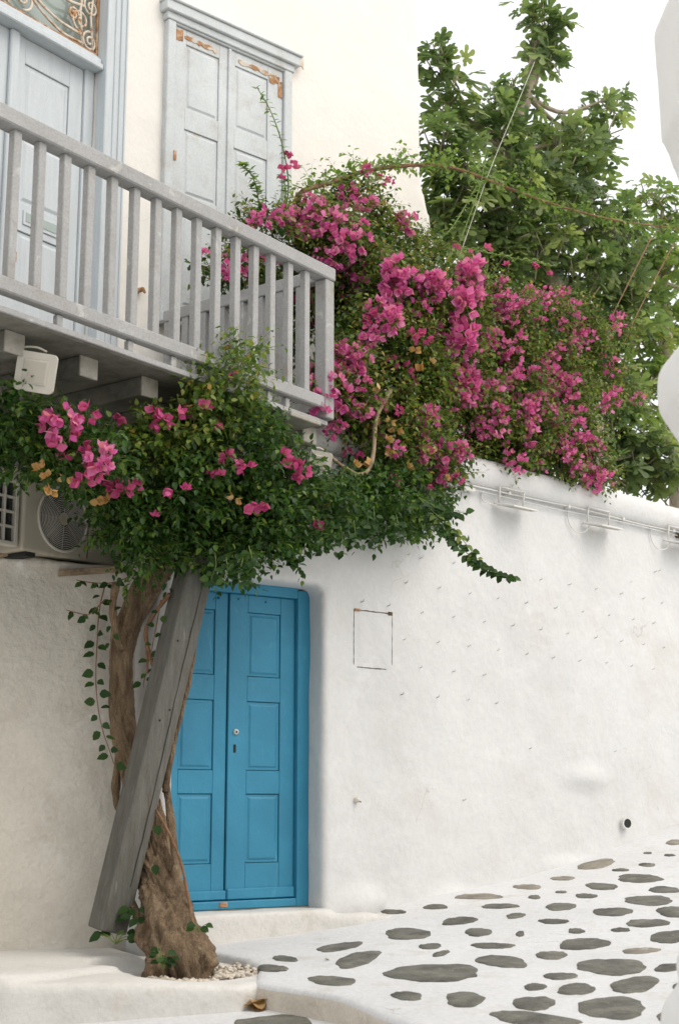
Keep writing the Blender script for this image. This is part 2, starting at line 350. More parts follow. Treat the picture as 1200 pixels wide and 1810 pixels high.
# far ground reaching the horizon
far = tag(link('ground', mesh('ground', [(-900, -900, -.6), (900, -900, -.6), (900, 1500, -.6), (-900, 1500, -.6)], [(0, 1, 2, 3)]), 'plaster_low'), kind='structure')
STONES = [(695,1612,42,8,0),(769,1603,41,9,0),(846,1585,79,10,0),(932,1568,51,8,0),(994,1553,41,7,0),(1053,1528,70,14,10),(1096,1538,29,5,0),(1143,1529,30,6,0),(1144,1508,16,3,0),(1182,1512,19,4,0),(1194,1489,36,9,0),(1129,1553,83,14,0),(1062,1567,60,11,-3),(1173,1573,56,11,0),(944,1586,20,7,0),(991,1577,19,4,0),(1035,1584,37,8,0),(1146,1592,88,16,0),(990,1603,53,13,0),(883,1602,65,8,0),(1082,1612,67,15,0),(1192,1612,60,20,0),(911,1619,36,8,6),(811,1628,59,14,6),(978,1629,54,8,0),(1143,1632,74,14,0),(720,1651,86,19,0),(845,1648,51,13,0),(919,1651,15,9,0),(1018,1646,31,8,0),(1096,1644,32,7,0),(1184,1656,68,23,6),(600,1674,86,12,8),(760,1673,39,10,5),(870,1672,73,10,0),(1031,1669,86,21,4),(779,1686,31,8,12),(974,1689,59,13,0),(1131,1681,63,10,2),(632,1696,80,24,12),(887,1700,86,21,-4),(1081,1709,116,30,0),(1180,1711,47,14,3),(766,1720,171,30,0),(990,1726,56,12,0),(587,1734,88,15,-4),(945,1745,39,12,0),(1018,1749,65,20,0),(1121,1741,82,28,5),(1197,1745,18,11,0),(719,1761,58,14,-4),(821,1767,71,25,0),(943,1774,80,22,0),(1081,1782,126,37,0),(945,1802,150,24,-6),(504,1695,46,9,-4),(482,1712,58,11,-3),(1240,1580,50,12,0),(1250,1640,60,16,0),(1260,1700,70,20,0),(1200,1800,80,28,0),(680,1850,140,40,0),(900,1850,120,40,0),(1100,1850,110,40,0),(1240,1540,40,8,0),(1230,1760,60,24,0)]
PALE = {2, 3, 4, 5, 38, 10}
def stone(px, py, w_, h_, tilt, mat, parent, fn):
    ph = [random.uniform(0, 6.28) for _ in range(4)]; K = 28; ring = []
    for k in range(K):
        a = 2*math.pi*k/K; q = 1 + .07*math.sin(2*a+ph[0]) + .06*math.sin(3*a+ph[1]) + .04*math.sin(5*a+ph[2]) + .03*math.sin(9*a+ph[3]) + random.uniform(-.025, .025)
        ex = math.copysign(abs(math.cos(a))**.92, math.cos(a))*w_/2*q; ey = math.copysign(abs(math.sin(a))**.92, math.sin(a))*h_/2*q
        ct, st = math.cos(rad(tilt)), math.sin(rad(tilt))
        ring.append(on_ground(px + ex*ct - ey*st*.6, py - ex*st - ey*ct, fn))
    R = np.array(ring); c = R.mean(0); V = []; F = []
    up = np.array([0, 0, 1.])
    for s, dz in ((1.03, -.02), (1.0, .002), (.95, .005), (.5, .006)):
        for p in R:
            q = c + (p-c)*s; q[2] = fn(q[0], q[1]) + dz + (.0015*random.uniform(-1, 1) if s < .97 else 0); V.append(q)
    V.append(c*1.); V[-1][2] = fn(c[0], c[1]) + .006
    for r in range(3):
        for k in range(K): F.append((r*K+k, r*K+(k+1) % K, (r+1)*K+(k+1) % K, (r+1)*K+k))
    for k in range(K): F.append((3*K+k, 3*K+(k+1) % K, 4*K))
    return link('paving_stone', fixn(mesh('paving_stone', V, F, True)), mat, parent)
for i, s in enumerate(STONES): stone(*s, 'stone_pale' if i in PALE else 'stone', street, ground_z)
stone(483, 1813, 132, 38, 0, 'stone', lower, low_z); stone(300, 1860, 150, 40, 0, 'stone', lower, low_z)

# ================================================================== STREET WALL with the blue door
Wd = FD.ac(302, 1400)[0]                                   # left jamb of the opening
sw = thing('street_wall', FR.pt(1.5, 0, 1.0), 'long whitewashed street wall with a rounded coping and a recessed blue door', 'wall')
J = FR.pt(0, 0, 0); Rend = FR.pt(6.5, 0, 0); jl = FD.pt(Wd, 0, 0); jc = FL.pt(0, 0, 0)
th = .5
poly = [FD.pt(Wd-.09, 0, 0), jl, J - FD.u*.25, J - FD.u*.05 + FD.n*0, FR.pt(.2, -.004, 0), FR.pt(1, 0, 0), FR.pt(3, .0, 0), Rend, FR.pt(6.5, -th, 0), FR.pt(.3, -th, 0), FD.pt(Wd-.09, -th-.1, 0)]
solid = prism([p[:2] for p in poly], .45, 3.93)
cut = extr(FD, [(Wd, .4), (Wd, 2.93), (Wd+.03, 2.955), (-.40, 2.955), (-.03, 2.95), (.008, 2.93), (.012, .4)], -1.2, .3)
# a bench-like swelling low on the wall and a rise above the riser
hb = FR.at(1035, 1375)
plaster('wall', [solid], 'plaster_street', sw, .026, [cut], 5, ((.016, 1.1), (.006, 4.), (.002, 14.)),
        bumps=[(hb, (.42, .42, .13), .032), (FR.at(800, 1590), (.5, .3, .12), .03), (FR.at(640, 1600), (.3, .3, .16), .05), (FR.at(1000, 1530), (.7, .3, .1), .03)])
from mathutils.bvhtree import BVHTree
wo_ = [o for o in sw.children if o.name.startswith('wall')][0]
bvh = BVHTree.FromPolygons([v.co for v in wo_.data.vertices], [p.vertices[:] for p in wo_.data.polygons])
def wall_b(a, c):
    h = bvh.ray_cast(Vector(FR.pt(a, .5, c)), Vector(-FR.n), 2.)
    return float((np.array(h[0]) - FR.o) @ FR.n) if h[0] is not None else 0.
def on_wall(x, y):
    a, c = FR.ac(x, y); return FR.pt(a, wall_b(a, c), c)
# rolled coping
cp = [FR.pt(a, -.16, 3.935) for a in np.arange(-.15, 6.5, .1)]
V = []; F = []; prof = [(.165, -.115), (.195, -.10), (.214, -.06), (.222, -.01), (.214, .04), (.19, .08), (.15, .108), (.08, .122), (-.1, .115), (-.2, .06), (-.22, -.1)]
for i, a in enumerate(np.arange(-.15, 6.5, .06)):
    for b, c in prof:
        p = FR.pt(a, b-.16, 3.93 + c); s = mnoise.noise(Vector(p)*1.8)*.008 + mnoise.noise(Vector(p)*7)*.003
        p = p + FR.n*s; p[2] += s; V.append(p)
k_ = len(prof)
for i in range(len(V)//k_ - 1):
    for k in range(k_): F.append((i*k_+k, i*k_+(k+1) % k_, (i+1)*k_+(k+1) % k_, (i+1)*k_+k))
link('coping', fixn(mesh('coping', V, F, True)), 'plaster_street', sw)
# door step
plaster('door_step', [prism([p[:2] for p in (FD.pt(Wd-.03, .05, 0), FD.pt(-.05, .05, 0), FD.pt(.06, .02, 0), FD.pt(.06, -.05, 0), FD.pt(.01, -.3, 0), FD.pt(Wd-.03, -.3, 0))], .55, .982),
        prism([p[:2] for p in (FD.pt(-.04, .06, 0), FD.pt(.20, .13, 0), FD.pt(.34, .08, 0), FD.pt(.36, -.1, 0), FD.pt(-.04, -.1, 0))], 55e-2, .95), prism([p[:2] for p in (FD.pt(.1, .05, 0), FD.pt(.35, .16, 0), FD.pt(.62, .1, 0), FD.pt(.62, -.1, 0), FD.pt(.1, -.1, 0))], .55, .93)],
        'plaster_step', sw, .02, (), 9, ((.006, 3.), (.003, 12.)))
# the blue door
DB = -.17
door = link('door', mesh('door_frame', *join([(bxv(FD, Wd-.02, -1.05, DB-.10, DB, .985, 2.935), CUBE_F), (bxv(FD, -.078, .03, DB-.10, DB, .985, 2.935), CUBE_F), (bxv(FD, -1.05, -.078, DB-.10, DB-.001, 2.882, 2.95), CUBE_F), (bxv(FD, -1.05, -.078, DB-.10, DB-.002, .987, 1.036), CUBE_F)])), 'blue', sw)
bmx = bmesh.new(); bmx.from_mesh(door.data); bmesh.ops.recalc_face_normals(bmx, faces=bmx.faces); bmesh.ops.bevel(bmx, geom=list(bmx.edges), offset=.006, segments=2, profile=.5, affect='EDGES'); bmx.to_mesh(door.data); bmx.free()
tag(door, 'bright blue double door with three panels in each leaf')
def leaf(name, fr, a0, a1, b, c0, c1, panels, mat, parent, thick=.04, sink=.010, field=.03, bev=.003, panel_mat=None):
    """a panelled leaf: stiles and rails, then every panel as a piece of its own"""
    pa0 = min(p[0] for p in panels); pa1 = max(p[1] for p in panels); ps = sorted(panels, key=lambda p: p[2])
    bl = [bxv(fr, a0, pa0, b-thick, b, c0, c1), bxv(fr, pa1, a1, b-thick, b, c0, c1)]
    zc = c0
    for p in ps:
        bl.append(bxv(fr, pa0, pa1, b-thick, b-.0006, zc, p[2])); zc = p[3]
    bl.append(bxv(fr, pa0, pa1, b-thick, b-.0006, zc, c1))
    lf = boxes(name, bl, mat, parent, bev)
    for p in ps:
        bx_ = []
        g = .004
        A0, A1, C0, C1 = p[0]+g, p[1]-g, p[2]+g, p[3]-g
        v = [fr.pt(*q) for q in ((A0, b-sink, C0), (A1, b-sink, C0), (A1, b-sink, C1), (A0, b-sink, C1),
             (A0+field*.5, b-sink, C0+field*.5), (A1-field*.5, b-sink, C0+field*.5), (A1-field*.5, b-sink, C1-field*.5), (A0+field*.5, b-sink, C1-field*.5),
             (A0+field, b-.002, C0+field), (A1-field, b-.002, C0+field), (A1-field, b-.002, C1-field), (A0+field, b-.002, C1-field),
             (A0, b-thick, C0), (A1, b-thick, C0), (A1, b-thick, C1), (A0, b-thick, C1))]
        f = [(0, 1, 5, 4), (1, 2, 6, 5), (2, 3, 7, 6), (3, 0, 4, 7), (4, 5, 9, 8), (5, 6, 10, 9), (6, 7, 11, 10), (7, 4, 8, 11), (8, 9, 10, 11), (0, 12, 13, 1), (1, 13, 14, 2), (2, 14, 15, 3), (3, 15, 12, 0), (15, 14, 13, 12)]
        link('panel', fixn(mesh('panel', v, f)), panel_mat or mat, parent)
    return lf
box('backing', FD, -1.06, -.07, DB-.13, DB-.105, .99, 2.94, 'blue_dark', door, 0)
PZ = [(1.25, 1.66), (1.80, 2.22), (2.373, 2.772)]
leaf('door_leaf', FD, -.560, -.080, DB-.035, 1.040, 2.880, [(-.428, -.188, a, b) for a, b in PZ], 'blue', door, .04, .009, .026)
leaf('door_leaf', FD, -1.048, -.567, DB-.048, 1.040, 2.880, [(-.893, -.656, a, b) for a, b in PZ], 'blue', door, .04, .009, .026)
box('bottom_rail', FD, -.558, -.082, DB-.036, DB-.018, 1.041, 1.105, 'blue', door, .006)
box('bottom_rail', FD, -1.046, -.562, DB-.050, DB-.024, 1.041, 1.095, 'blue', door, .006)
box('worn_patch', FD, -.625, -.565, DB-.03, DB+.0015, 1.000, 1.030, 'rust', door, .004)
pk = FD.pt(-.507, DB-.035, 2.031); tube('lock', [pk, pk+FD.n*.012], [.019, .016], 'white_metal', door, 14)
tube('lock_core', [pk+FD.n*.012, pk+FD.n*.014], [.007, .006], 'dark', door, 10)
box('keyhole', FD, -.522, -.504, DB-.036, DB-.032, 1.905, 1.955, 'dark', door, .004)
for a, c in ((-.30, 2.845), (-.50, 2.85), (-.64, 2.845)):
    q = FD.pt(a, DB-.042, c); tube('bolt', [q, q+FD.n*.014], [.008, .006], 'blue_dark', door, 8)
tag(boxes('threshold', [bxv(FD, Wd-.02, .02, -.34, DB+.015, .95, .986)], 'stone_pale', door, .004))
# filled-in meter hatch: shallow frame of joints in the plaster
a0, c1 = FR.ac(626, 1077); a1, c0 = FR.ac(692, 1184)
hs = thing('meter_hatch', FR.pt((a0+a1)/2, .02, c0), 'plastered-over square hatch with rusty corners in the white wall', 'hatch')
hb_ = np.mean([wall_b(a_, c_) for a_ in np.linspace(a0, a1, 4) for c_ in np.linspace(c0, c1, 4)]) + .001
V = []; F = []
for i_ in range(9):
    for k in range(9):
        a = a0+.006 + (a1-a0-.012)*i_/8; c = c0+.006 + (c1-c0-.012)*k/8; V.append(FR.pt(a, wall_b(a, c) + (.003 if 0 < i_ < 8 and 0 < k < 8 else -.004), c))
        if i_ < 8 and k < 8: q = i_*9+k; F.append((q, q+1, q+10, q+9))
link('hatch_plate', fixn(mesh('hatch_plate', V, F, True)), 'plaster_street', hs)
def joint(p, q, r_):
    pts = [(p[0] + (q[0]-p[0])*k/14, p[1] + (q[1]-p[1])*k/14) for k in range(15)]
    tube('joint', [FR.pt(a, wall_b(a, c) + .0005, c + random.uniform(-.001, .001)) for a, c in pts], [r_*random.uniform(.5, 1.2) for _ in range(15)], 'brown', hs, 5)
joint((a0, c0+.01), (a0, c1), .0026); joint((a1, c0+.03), (a1, c1), .002); joint((a0, c1), (a1, c1), .0042); joint((a0+.03, c0), (a1-.05, c0), .0035); hb_ = hb_ + .002
boxes('rusty_hinge', [bxv(FR, a0+.0, a0+.05, hb_-.01, hb_+.005, c1-.008, c1+.007)], 'rust', hs, .003); boxes('rusty_hinge', [bxv(FR, a1-.036, a1+.004, hb_-.01, hb_+.008, c1-.012, c1+.012)], 'brown', hs, .003)
# nails and hooks in rows
NAILS = [(279,174),(396,192),(224,262),(342,280),(455,299),(556,316),(655,332),(757,350),(853,363),(945,376),(1030,390),(1105,403),(706,250),(806,267),(900,283),(987,300),(1068,316),(1135,332),(1025,258),(1111,222),(1126,218),(285,367),(396,382),(507,399),(609,412),(708,426),(802,440),(897,455),(988,467),(1068,478),(1140,490),(223,461),(342,471),(453,484),(559,498),(661,512),(752,525),(844,536),(938,543),(1026,555),(1103,565),(282,560),(398,574),(508,586),(217,655),(340,665),(452,674),(553,686),(673,846),(968,856),(235,162),(75,328),(168,342)]
nail_me = None
def nail(P, s=1.):
    v, f = sweep([P - FR.n*.02, P + FR.n*.012*s, P + FR.n*.022*s + np.array([0, 0, .004]), P + FR.n*.024*s + np.array([0, 0, .014*s])], [.0035*s, .0035*s, .003*s, .002*s], 5)
    o = link('nail', mesh('nail', v, f, True), random.choice(['white_metal', 'white_metal', 'white_metal', 'steel', 'steel']), sw)
for x, y in NAILS: nail(on_wall(600+x/2, 900+y/2), random.uniform(.8, 1.25))
nail(on_wall(817, 1414), 1.2)
for P in (on_wall(629, 1414),):
    v, f = sweep([P-FR.n*.02, P+FR.n*.02, P+FR.n*.03+np.array([0, 0, -.01])], [.022, .018, .006], 9); link('wall_plug', mesh('wall_plug', v, f, True), 'plaster_low', sw)
    v, f = sweep([P, P+FR.n*.045+np.array([.004, 0, -.012])], [.005, .004], 6); link('hook', mesh('hook', v, f, True), 'rust', sw)
# drain pipe stub
P = on_wall(1102, 1455)
pd = FR.n*.85 + FR.u*-.25; pd /= np.linalg.norm(pd)
v, f = sweep([P-pd*.1, P+pd*.05], [.044, .044], 20, False); v2, f2 = sweep([P+pd*.05, P+pd*.0501], [.044, .034], 20, False)
v, f = join([(v, f), (v2, f2)])
dp = thing('drain_pipe', P, 'short white drain pipe sticking out low in the street wall', 'pipe'); link('pipe', mesh('pipe', v, f, True), 'white_metal', dp)
v, f = sweep([P+pd*.049, P+pd*.0502], [.0345, .034], 20); link('bore', mesh('bore', v, f), 'dark', dp)
# conduit under the coping and the three downlights
cz = 3.815
cdt = thing('conduit', FR.pt(2, .02, cz), 'thin painted conduit running under the coping of the street wall', 'conduit')
tube('pipe', [FR.pt(a, .035 + .006*math.sin(a*5), cz + .006*math.sin(a*3.1)) for a in np.arange(.9, 6.4, .12)], .006, 'white_metal', cdt, 8)
tube('pipe', [FR.pt(a, .030 + .005*math.sin(a*4+1), cz - .03 + .006*math.sin(a*2.3)) for a in np.arange(.9, 6.4, .12)], .004, 'plaster_street', cdt, 8)
for a in np.arange(1.1, 6.3, .7): box('clip', FR, a-.012, a+.012, 0., .05, cz-.013, cz+.013, 'white_metal', cdt, .002)
box('junction_box', FR, 1.30, 1.42, .0, .05, cz-.055, cz-.022, 'white_metal', cdt, .006); box('junction_box', FR, 3.98, 4.06, .0, .06, cz-.045, cz-.012, 'brown', cdt, .006)
LLAB = ['flat wall lamp on a wire bracket, nearest the bougainvillea', 'flat wall lamp on a wire bracket, middle of three under the coping', 'flat wall lamp on a wire bracket at the far right end']
for i, (px0, px1, py) in enumerate(((872, 908, 865), (1028, 1062, 899), (1170, 1206, 929))):
    A0 = FR.ac(px0, py)[0]; A1 = A0+.27; zt = 3.84; zb = zt-.135
    lt = thing('wall_lamp', FR.pt((A0+A1)/2, 0, zb), LLAB[i], 'lamp', 'wall lamps under the coping')
    path = [FR.pt(A0, .005, zb+.02), FR.pt(A0, .045, zb+.015), FR.pt(A0, .06, zt), FR.pt(A1, .06, zt), FR.pt(A1, .045, zb+.015), FR.pt(A1, .005, zb+.02)]
    for q in ((0, 1), (1, 2), (2, 3), (3, 4), (4, 5)):
        tube('bracket', [path[q[0]], path[q[1]]], .0065, 'white_metal', lt, 6)
    hous = boxes('housing', [[FR.pt(*q) for q in ((A0-.03, .03, zb+.005), (A1+.05, .03, zb+.005), (A1+.02, .17, zb-.024), (A0+.02, .17, zb-.024), (A0-.03, .03, zb+.022), (A1+.05, .03, zb+.022), (A1+.02, .17, zb-.010), (A0+.02, .17, zb-.010))]], 'white_metal', lt, .004)
    boxes('lens', [[FR.pt(*q) for q in ((A0+.02, .06, zb-.004), (A1, .06, zb-.004), (A1-.01, .15, zb-.026), (A0+.04, .15, zb-.026), (A0+.02, .06, zb+.004), (A1, .06, zb+.004), (A1-.01, .15, zb-.02), (A0+.04, .15, zb-.02))]], 'lamp_glass', lt, 0)
    if i: tube('cable', [FR.pt(A0-.20, .012, zt-.02), FR.pt(A0-.20, .02, zb-.0), FR.pt(A0-.13, .03, zb-.07), FR.pt(A0-.04, .05, zb-.06), FR.pt(A0+.01, .06, zb)], .0045, 'white_metal', lt, 5, 6)
    else: tube('cable', [FR.pt(A0-.14, .012, zt-.04), FR.pt(A0-.15, .02, zb+.02), FR.pt(A0-.06, .04, zb+.0), FR.pt(A0+.01, .05, zb)], .0045, 'white_metal', lt, 5, 6)

# ================================================================== HOUSE at the left
house = thing('house', FA.pt(-.6, 0, 1.0), 'old whitewashed two-storey house with grey wooden balcony and weathered shutters', 'house')
# upper storey
bend = FA.pt(-.15, 0, 0)
doorcut = extr(FA, [(-2.05, 3.95), (-2.05, 9.0), (-.585, 9.0), (-.585, 3.95)], -.16, .5)
up1 = prism([p[:2] for p in (FA.pt(-6, 0, 0), bend, FW.pt(.0, 0, 0), FW.pt(.6, -.0, 0), FW.pt(.6, -3.5, 0), FA.pt(-6, -3.5, 0))], 2.9, 10.2)
pr = [(0, 10.2), (0, 3.4), (3.35, 3.4), (3.28, 5.2), (3.06, 6.05), (2.95, 6.353), (2.84, 6.75), (2.80, 7.13), (2.803, 8.5), (2.805, 10.2)]
up2 = extr(FW, pr, 0, -3.5)
plaster('upper_wall', [up1, up2], 'plaster_warm', house, .045, [doorcut], 4, ((.014, .9), (.005, 3.5)))
# ground-floor wall and its ledge
gl = prism([p[:2] for p in (FL.pt(-5, 0, 0), FL.pt(0, 0, 0), FD.pt(Wd-.03, -.005, 0), FD.pt(Wd-.03, -.4, 0), FA.pt(.4, -.1, 0), FA.pt(-5.5, -.1, 0))], .45, 3.02)
plaster('lower_wall', [gl], 'plaster_low', house, .03, (), 6, ((.022, 1.3), (.008, 4.5), (.003, 14.)), bumps=[(FL.at(40, 985), (.35, .3, .07), .03), (FL.at(150, 1150), (.2, .2, .5), .02)])
# ---- balcony door with iron transom grille
bd = boxes('balcony_door', [bxv(FA, -.588, -.48, -.05, .045, 4.0, 9.0), bxv(FA, -.481, -.371, -.02, .03, 4.0, 9.0), bxv(FA, -2.17, -2.06, -.05, .045, 4.0, 9.0), bxv(FA, -2.28, -2.17, -.02, .03, 4.0, 9.0)], 'pale_blue', house, .006)
tag(bd, 'pale grey-blue double balcony door under an iron grille')
box('frame_bead', FA, -.520, -.508, .040, .056, 4.0, 8.99, 'pale_blue', bd, .004); box('frame_bead', FA, -.452, -.436, .026, .042, 4.0, 8.99, 'pale_blue', bd, .004); box('frame_bead', FA, -.398, -.388, .026, .040, 4.0, 8.99, 'pale_blue', bd, .003)
box('door_lining', FA, -.672, -.589, -.155, -.07, 4.0, 6.56, 'pale_blue', bd, .004)
box('transom_rail', FA, -2.06, -.5885, -.15, .02, 6.555, 6.60, 'pale_blue', bd, .008); box('transom_rail', FA, -2.06, -.5885, -.15, .0, 6.601, 6.645, 'pale_blue', bd, .008); box('transom_rail', FA, -2.06, -.5885, -.15, -.03, 6.646, 6.675, 'pale_blue', bd, .006)
box('transom_glass', FA, -2.06, -.5885, -.14, -.13, 6.676, 9.0, 'glass', bd, 0)
PB = [(4.22, 5.10), (5.47, 5.83), (5.95, 6.375)]
for (s0, s1, q0, q1) in ((-1.298, -.674, -1.189, -.795), (-1.93, -1.30, -1.80, -1.42)):
    leaf('door_leaf', FA, s0, s1, -.09, 4.05, 6.552, [(q0, q1, a, b) for a, b in ((4.22, 5.21), (5.40, 5.86), (5.95, 6.375))], 'pale_blue', bd, .05, .012, .04, .003)
    box('mail_slot', FA, q0+.04, q1-.02, -.0905, -.082, 5.26, 5.36, 'pale_blue', bd, .003); box('slot_glass', FA, q0+.06, q1-.04, -.083, -.079, 5.285, 5.345, 'glass', bd, 0)
box('astragal', FA, -1.335, -1.262, -.0895, -.058, 4.05, 6.553, 'pale_blue', bd, .008)
box('door_lining', FA, -2.058, -1.932, -.155, -.07, 4.0, 6.56, 'pale_blue', bd, .004)
box('keyhole', FA, -1.20, -1.185, -.0892, -.085, 4.99, 5.06, 'rust', bd, .003)
box('door_sill', FA, -2.3, -.36, -.15, .08, 3.965, 4.03, 'pale_blue', bd, .006)
# iron grille
GB = -.055
def spiral(ca, cc, r0, r1, t0, turns, n=26, sgn=1):
    out = []
    for k in range(n):
        s = k/(n-1); a = t0 + sgn*turns*2*math.pi*s; r = r0 + (r1-r0)*s; out.append(FA.pt(ca + r*math.cos(a), GB, cc + r*math.sin(a)))
    return out
gr = link('iron_grille', mesh('iron_grille', *join([(bxv(FA, -2.05, -.592, GB-.008, GB+.008, 6.678, 6.694), CUBE_F), (bxv(FA, -.606, -.592, GB-.008, GB+.008, 6.694, 9.0), CUBE_F), (bxv(FA, -2.06, -2.046, GB-.008, GB+.008, 6.694, 9.0), CUBE_F)])), 'rust', bd)
tag(gr, 'ornate scrolled iron grille with flaking cream paint and rust')
def scroll(p, r=.009): tube('scroll', p, r, 'iron', gr, 6)
for A in (-.66, -1.98):
    s = 1 if A > -1.3 else -1
    for z in (6.76, 7.02, 7.28, 7.6, 7.9):
        scroll(spiral(A, z, .075, .012, math.pi/2*s, 1.6, 30, s)); scroll(spiral(A-.09*s, z+.12, .085, .012, -math.pi/2*s, 1.5, 30, -s))
    scroll([FA.pt(A-.07*s, GB, 6.70), FA.pt(A-.10*s, GB, 6.95), FA.pt(A-.07*s, GB, 7.2), FA.pt(A-.10*s, GB, 7.6), FA.pt(A-.08*s, GB, 8.2)], .011)
    scroll([FA.pt(A+.03*s, GB, 6.70), FA.pt(A-.0*s, GB, 6.95), FA.pt(A+.03*s, GB, 7.25)], .009)
    scroll(smooth_path([FA.pt(A-.06*s, GB, 7.0), FA.pt(A-.25*s, GB, 6.98), FA.pt(A-.45*s, GB, 7.10), FA.pt(A-.60*s, GB, 7.35)], 6), .011)
    scroll(smooth_path([FA.pt(A-.10*s, GB, 7.12), FA.pt(A-.18*s, GB, 7.22), FA.pt(A-.22*s, GB, 7.45), FA.pt(A-.35*s, GB, 7.65)], 6), .012)
    scroll(smooth_path([FA.pt(A-.08*s, GB, 6.78), FA.pt(A-.3*s, GB, 6.79), FA.pt(A-.5*s, GB, 6.86), FA.pt(A-.62*s, GB, 6.98)], 6), .010)
    scroll(smooth_path([FA.pt(A-.06*s, GB, 6.72), FA.pt(A-.25*s, GB, 6.715), FA.pt(A-.42*s, GB, 6.77), FA.pt(A-.55*s, GB, 6.85)], 6), .009)
    scroll(spiral(A-.52*s, 6.98, .10, .012, math.pi*.5, 1.5, 30, -s)); scroll(spiral(A-.60*s, 6.80, .085, .012, -math.pi*.5, 1.5, 30, s)); scroll(spiral(A-.16*s, 6.90, .05, .01, 0, 1.5, 26, s))
# ---- shuttered window
win = boxes('shuttered_window', [bxv(FW, .140, .212, -.01, .055, 4.95, 7.20), bxv(FW, 1.240, 1.318, -.01, .055, 4.95, 7.20), bxv(FW, .212, 1.240, -.01, .05, 7.185, 7.20), bxv(FW, .12, 1.34, -.01, .09, 4.88, 4.95)], 'pale_worn', house, .006)
tag(win, 'weathered pale shutters, closed, with rusty strap hinges and moulded lintel')
wl = boxes('lintel', [bxv(FW, .125, 1.335, -.01, .062, 7.201, 7.258), bxv(FW, .10, 1.375, -.01, .088, 7.2585, 7.335), bxv(FW, .09, 1.39, -.01, .105, 7.3355, 7.355)], 'pale_worn', win, .006)
for s0, s1, q0, q1 in ((.216, .712, .318, .622), (.718, 1.236, .772, 1.090)):
    leaf('shutter', FW, s0, s1, .030, 4.96, 7.182, [(q0, q1, a, b) for a, b in ((5.05, 5.74), (5.89, 6.40), (6.56, 7.07))], 'pale_worn', win, .035, .011, .030, .003)
box('meeting_strip', FW, .700, .728, .0295, .046, 4.965, 7.18, 'pale_worn', win, .004)
def ragged(name, a0, a1, c0, c1, b, mat, parent, n=14, drift=0.):
    top = [(a0 + (a1-a0)*k/n, c1 + drift*k/n + random.uniform(-.008, .008)) for k in range(n+1)]
    bot = [(a0 + (a1-a0)*k/n, c0 + drift*k/n + random.uniform(-.012, .010)) for k in range(n, -1, -1)]
    V, F = extr(FW, top + bot, b-.004, b+.003); return link(name, fixn(mesh(name, V, F)), mat, parent)
ragged('rusty_hinge', .30, .60, 7.105, 7.135, .032, 'iron_rust', win); ragged('rusty_hinge', .225, .285, 7.08, 7.16, .032, 'rust', win, 5)
ragged('rusty_hinge', .80, 1.17, 7.100, 7.130, .032, 'iron_rust', win); ragged('rusty_hinge', 1.10, 1.20, 7.06, 7.12, .0325, 'rust', win, 7); ragged('rusty_hinge', 1.19, 1.228, 6.96, 7.09, .032, 'rust', win, 5)
ragged('rusty_latch', .225, .250, 6.13, 6.20, .033, 'rust', win, 4); ragged('flaking_corner', 1.375, 1.43, 7.28, 7.36, .05, 'iron', win, 6); ragged('bare_patch', .33, .42, 4.99, 5.05, .033, 'rust', win, 6)
# small hook on the wall
P = FA.at(244, 514); tube('wall_hook', [P - FA.n*.03, P + FA.n*.05, P + FA.n*.07 - np.array([0, 0, .03])], [.022, .016, .008], 'rust', house, 7)
# ---- balcony
bal = box('balcony', FA, -3.6, .0, .0, 1.49, 3.905, 3.945, 'under_shade', house, .006)
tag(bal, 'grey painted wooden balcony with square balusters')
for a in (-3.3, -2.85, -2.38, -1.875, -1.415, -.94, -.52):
    jo = box('joist', FA, a-.062, a+.062, -.1, 1.33, 3.795, 3.9045, 'under_shade', bal, .006, .002); box('joist_lit_end', FA, a-.064, a+.064, 1.331, 1.343, 3.792, 3.9040, 'grey_joist', bal, .003)  # body coloured for the leaf shade, paler cap added as the lit end face
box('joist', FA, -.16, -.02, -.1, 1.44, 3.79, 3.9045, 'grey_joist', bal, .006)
box('edge_board', FA, -3.6, .005, 1.4905, 1.506, 3.912, 3.944, 'grey_rail', bal, .004)
box('top_rail', FA, -3.6, .045, 1.435, 1.54, 4.868, 4.955, 'grey_rail', bal, .008); box('bottom_rail', FA, -3.6, -.05, 1.455, 1.525, 4.012, 4.090, 'grey_rail', bal, .008)
box('corner_post', FA, -.05, .04, 1.44, 1.53, 3.955, 4.867, 'grey_rail', bal, .006)
for k in range(21):
    a = -.215 - .168*k + random.uniform(-.004, .004); d = random.uniform(-.004, .004)
    v = bxv(FA, a-.025, a+.025, 1.466, 1.511, 4.0905, 4.8675); v = [p + FA.u*(d if i > 3 else 0) for i, p in enumerate(v)]
    bb = boxes('baluster', [v], 'grey_rail', bal, .004)
    if k in (1, 2, 5, 6, 7, 9, 12): boxes('baluster_foot', [bxv(FA, a-.020, a+.020, 1.462, 1.495, 3.946, 4.0045)], 'grey_rail', bal, .003)
box('return_rail', FA, -.035, .03, .02, 1.4295, 4.868, 4.950, 'grey_rail', bal, .006); box('return_rail', FA, -.03, .022, .02, 1.439, 4.010, 4.085, 'grey_rail', bal, .006)
for k in range(8):
    b = .14 + .165*k; box('baluster', FA, -.028, .024, b-.028, b+.028, 4.0855, 4.8675, 'grey_rail', bal, .004)
# corbel board under the corner
box('corbel_board', FA, -.46, -.16, 1.30, 1.58, 3.865, 3.894, 'grey_joist', bal, .005)

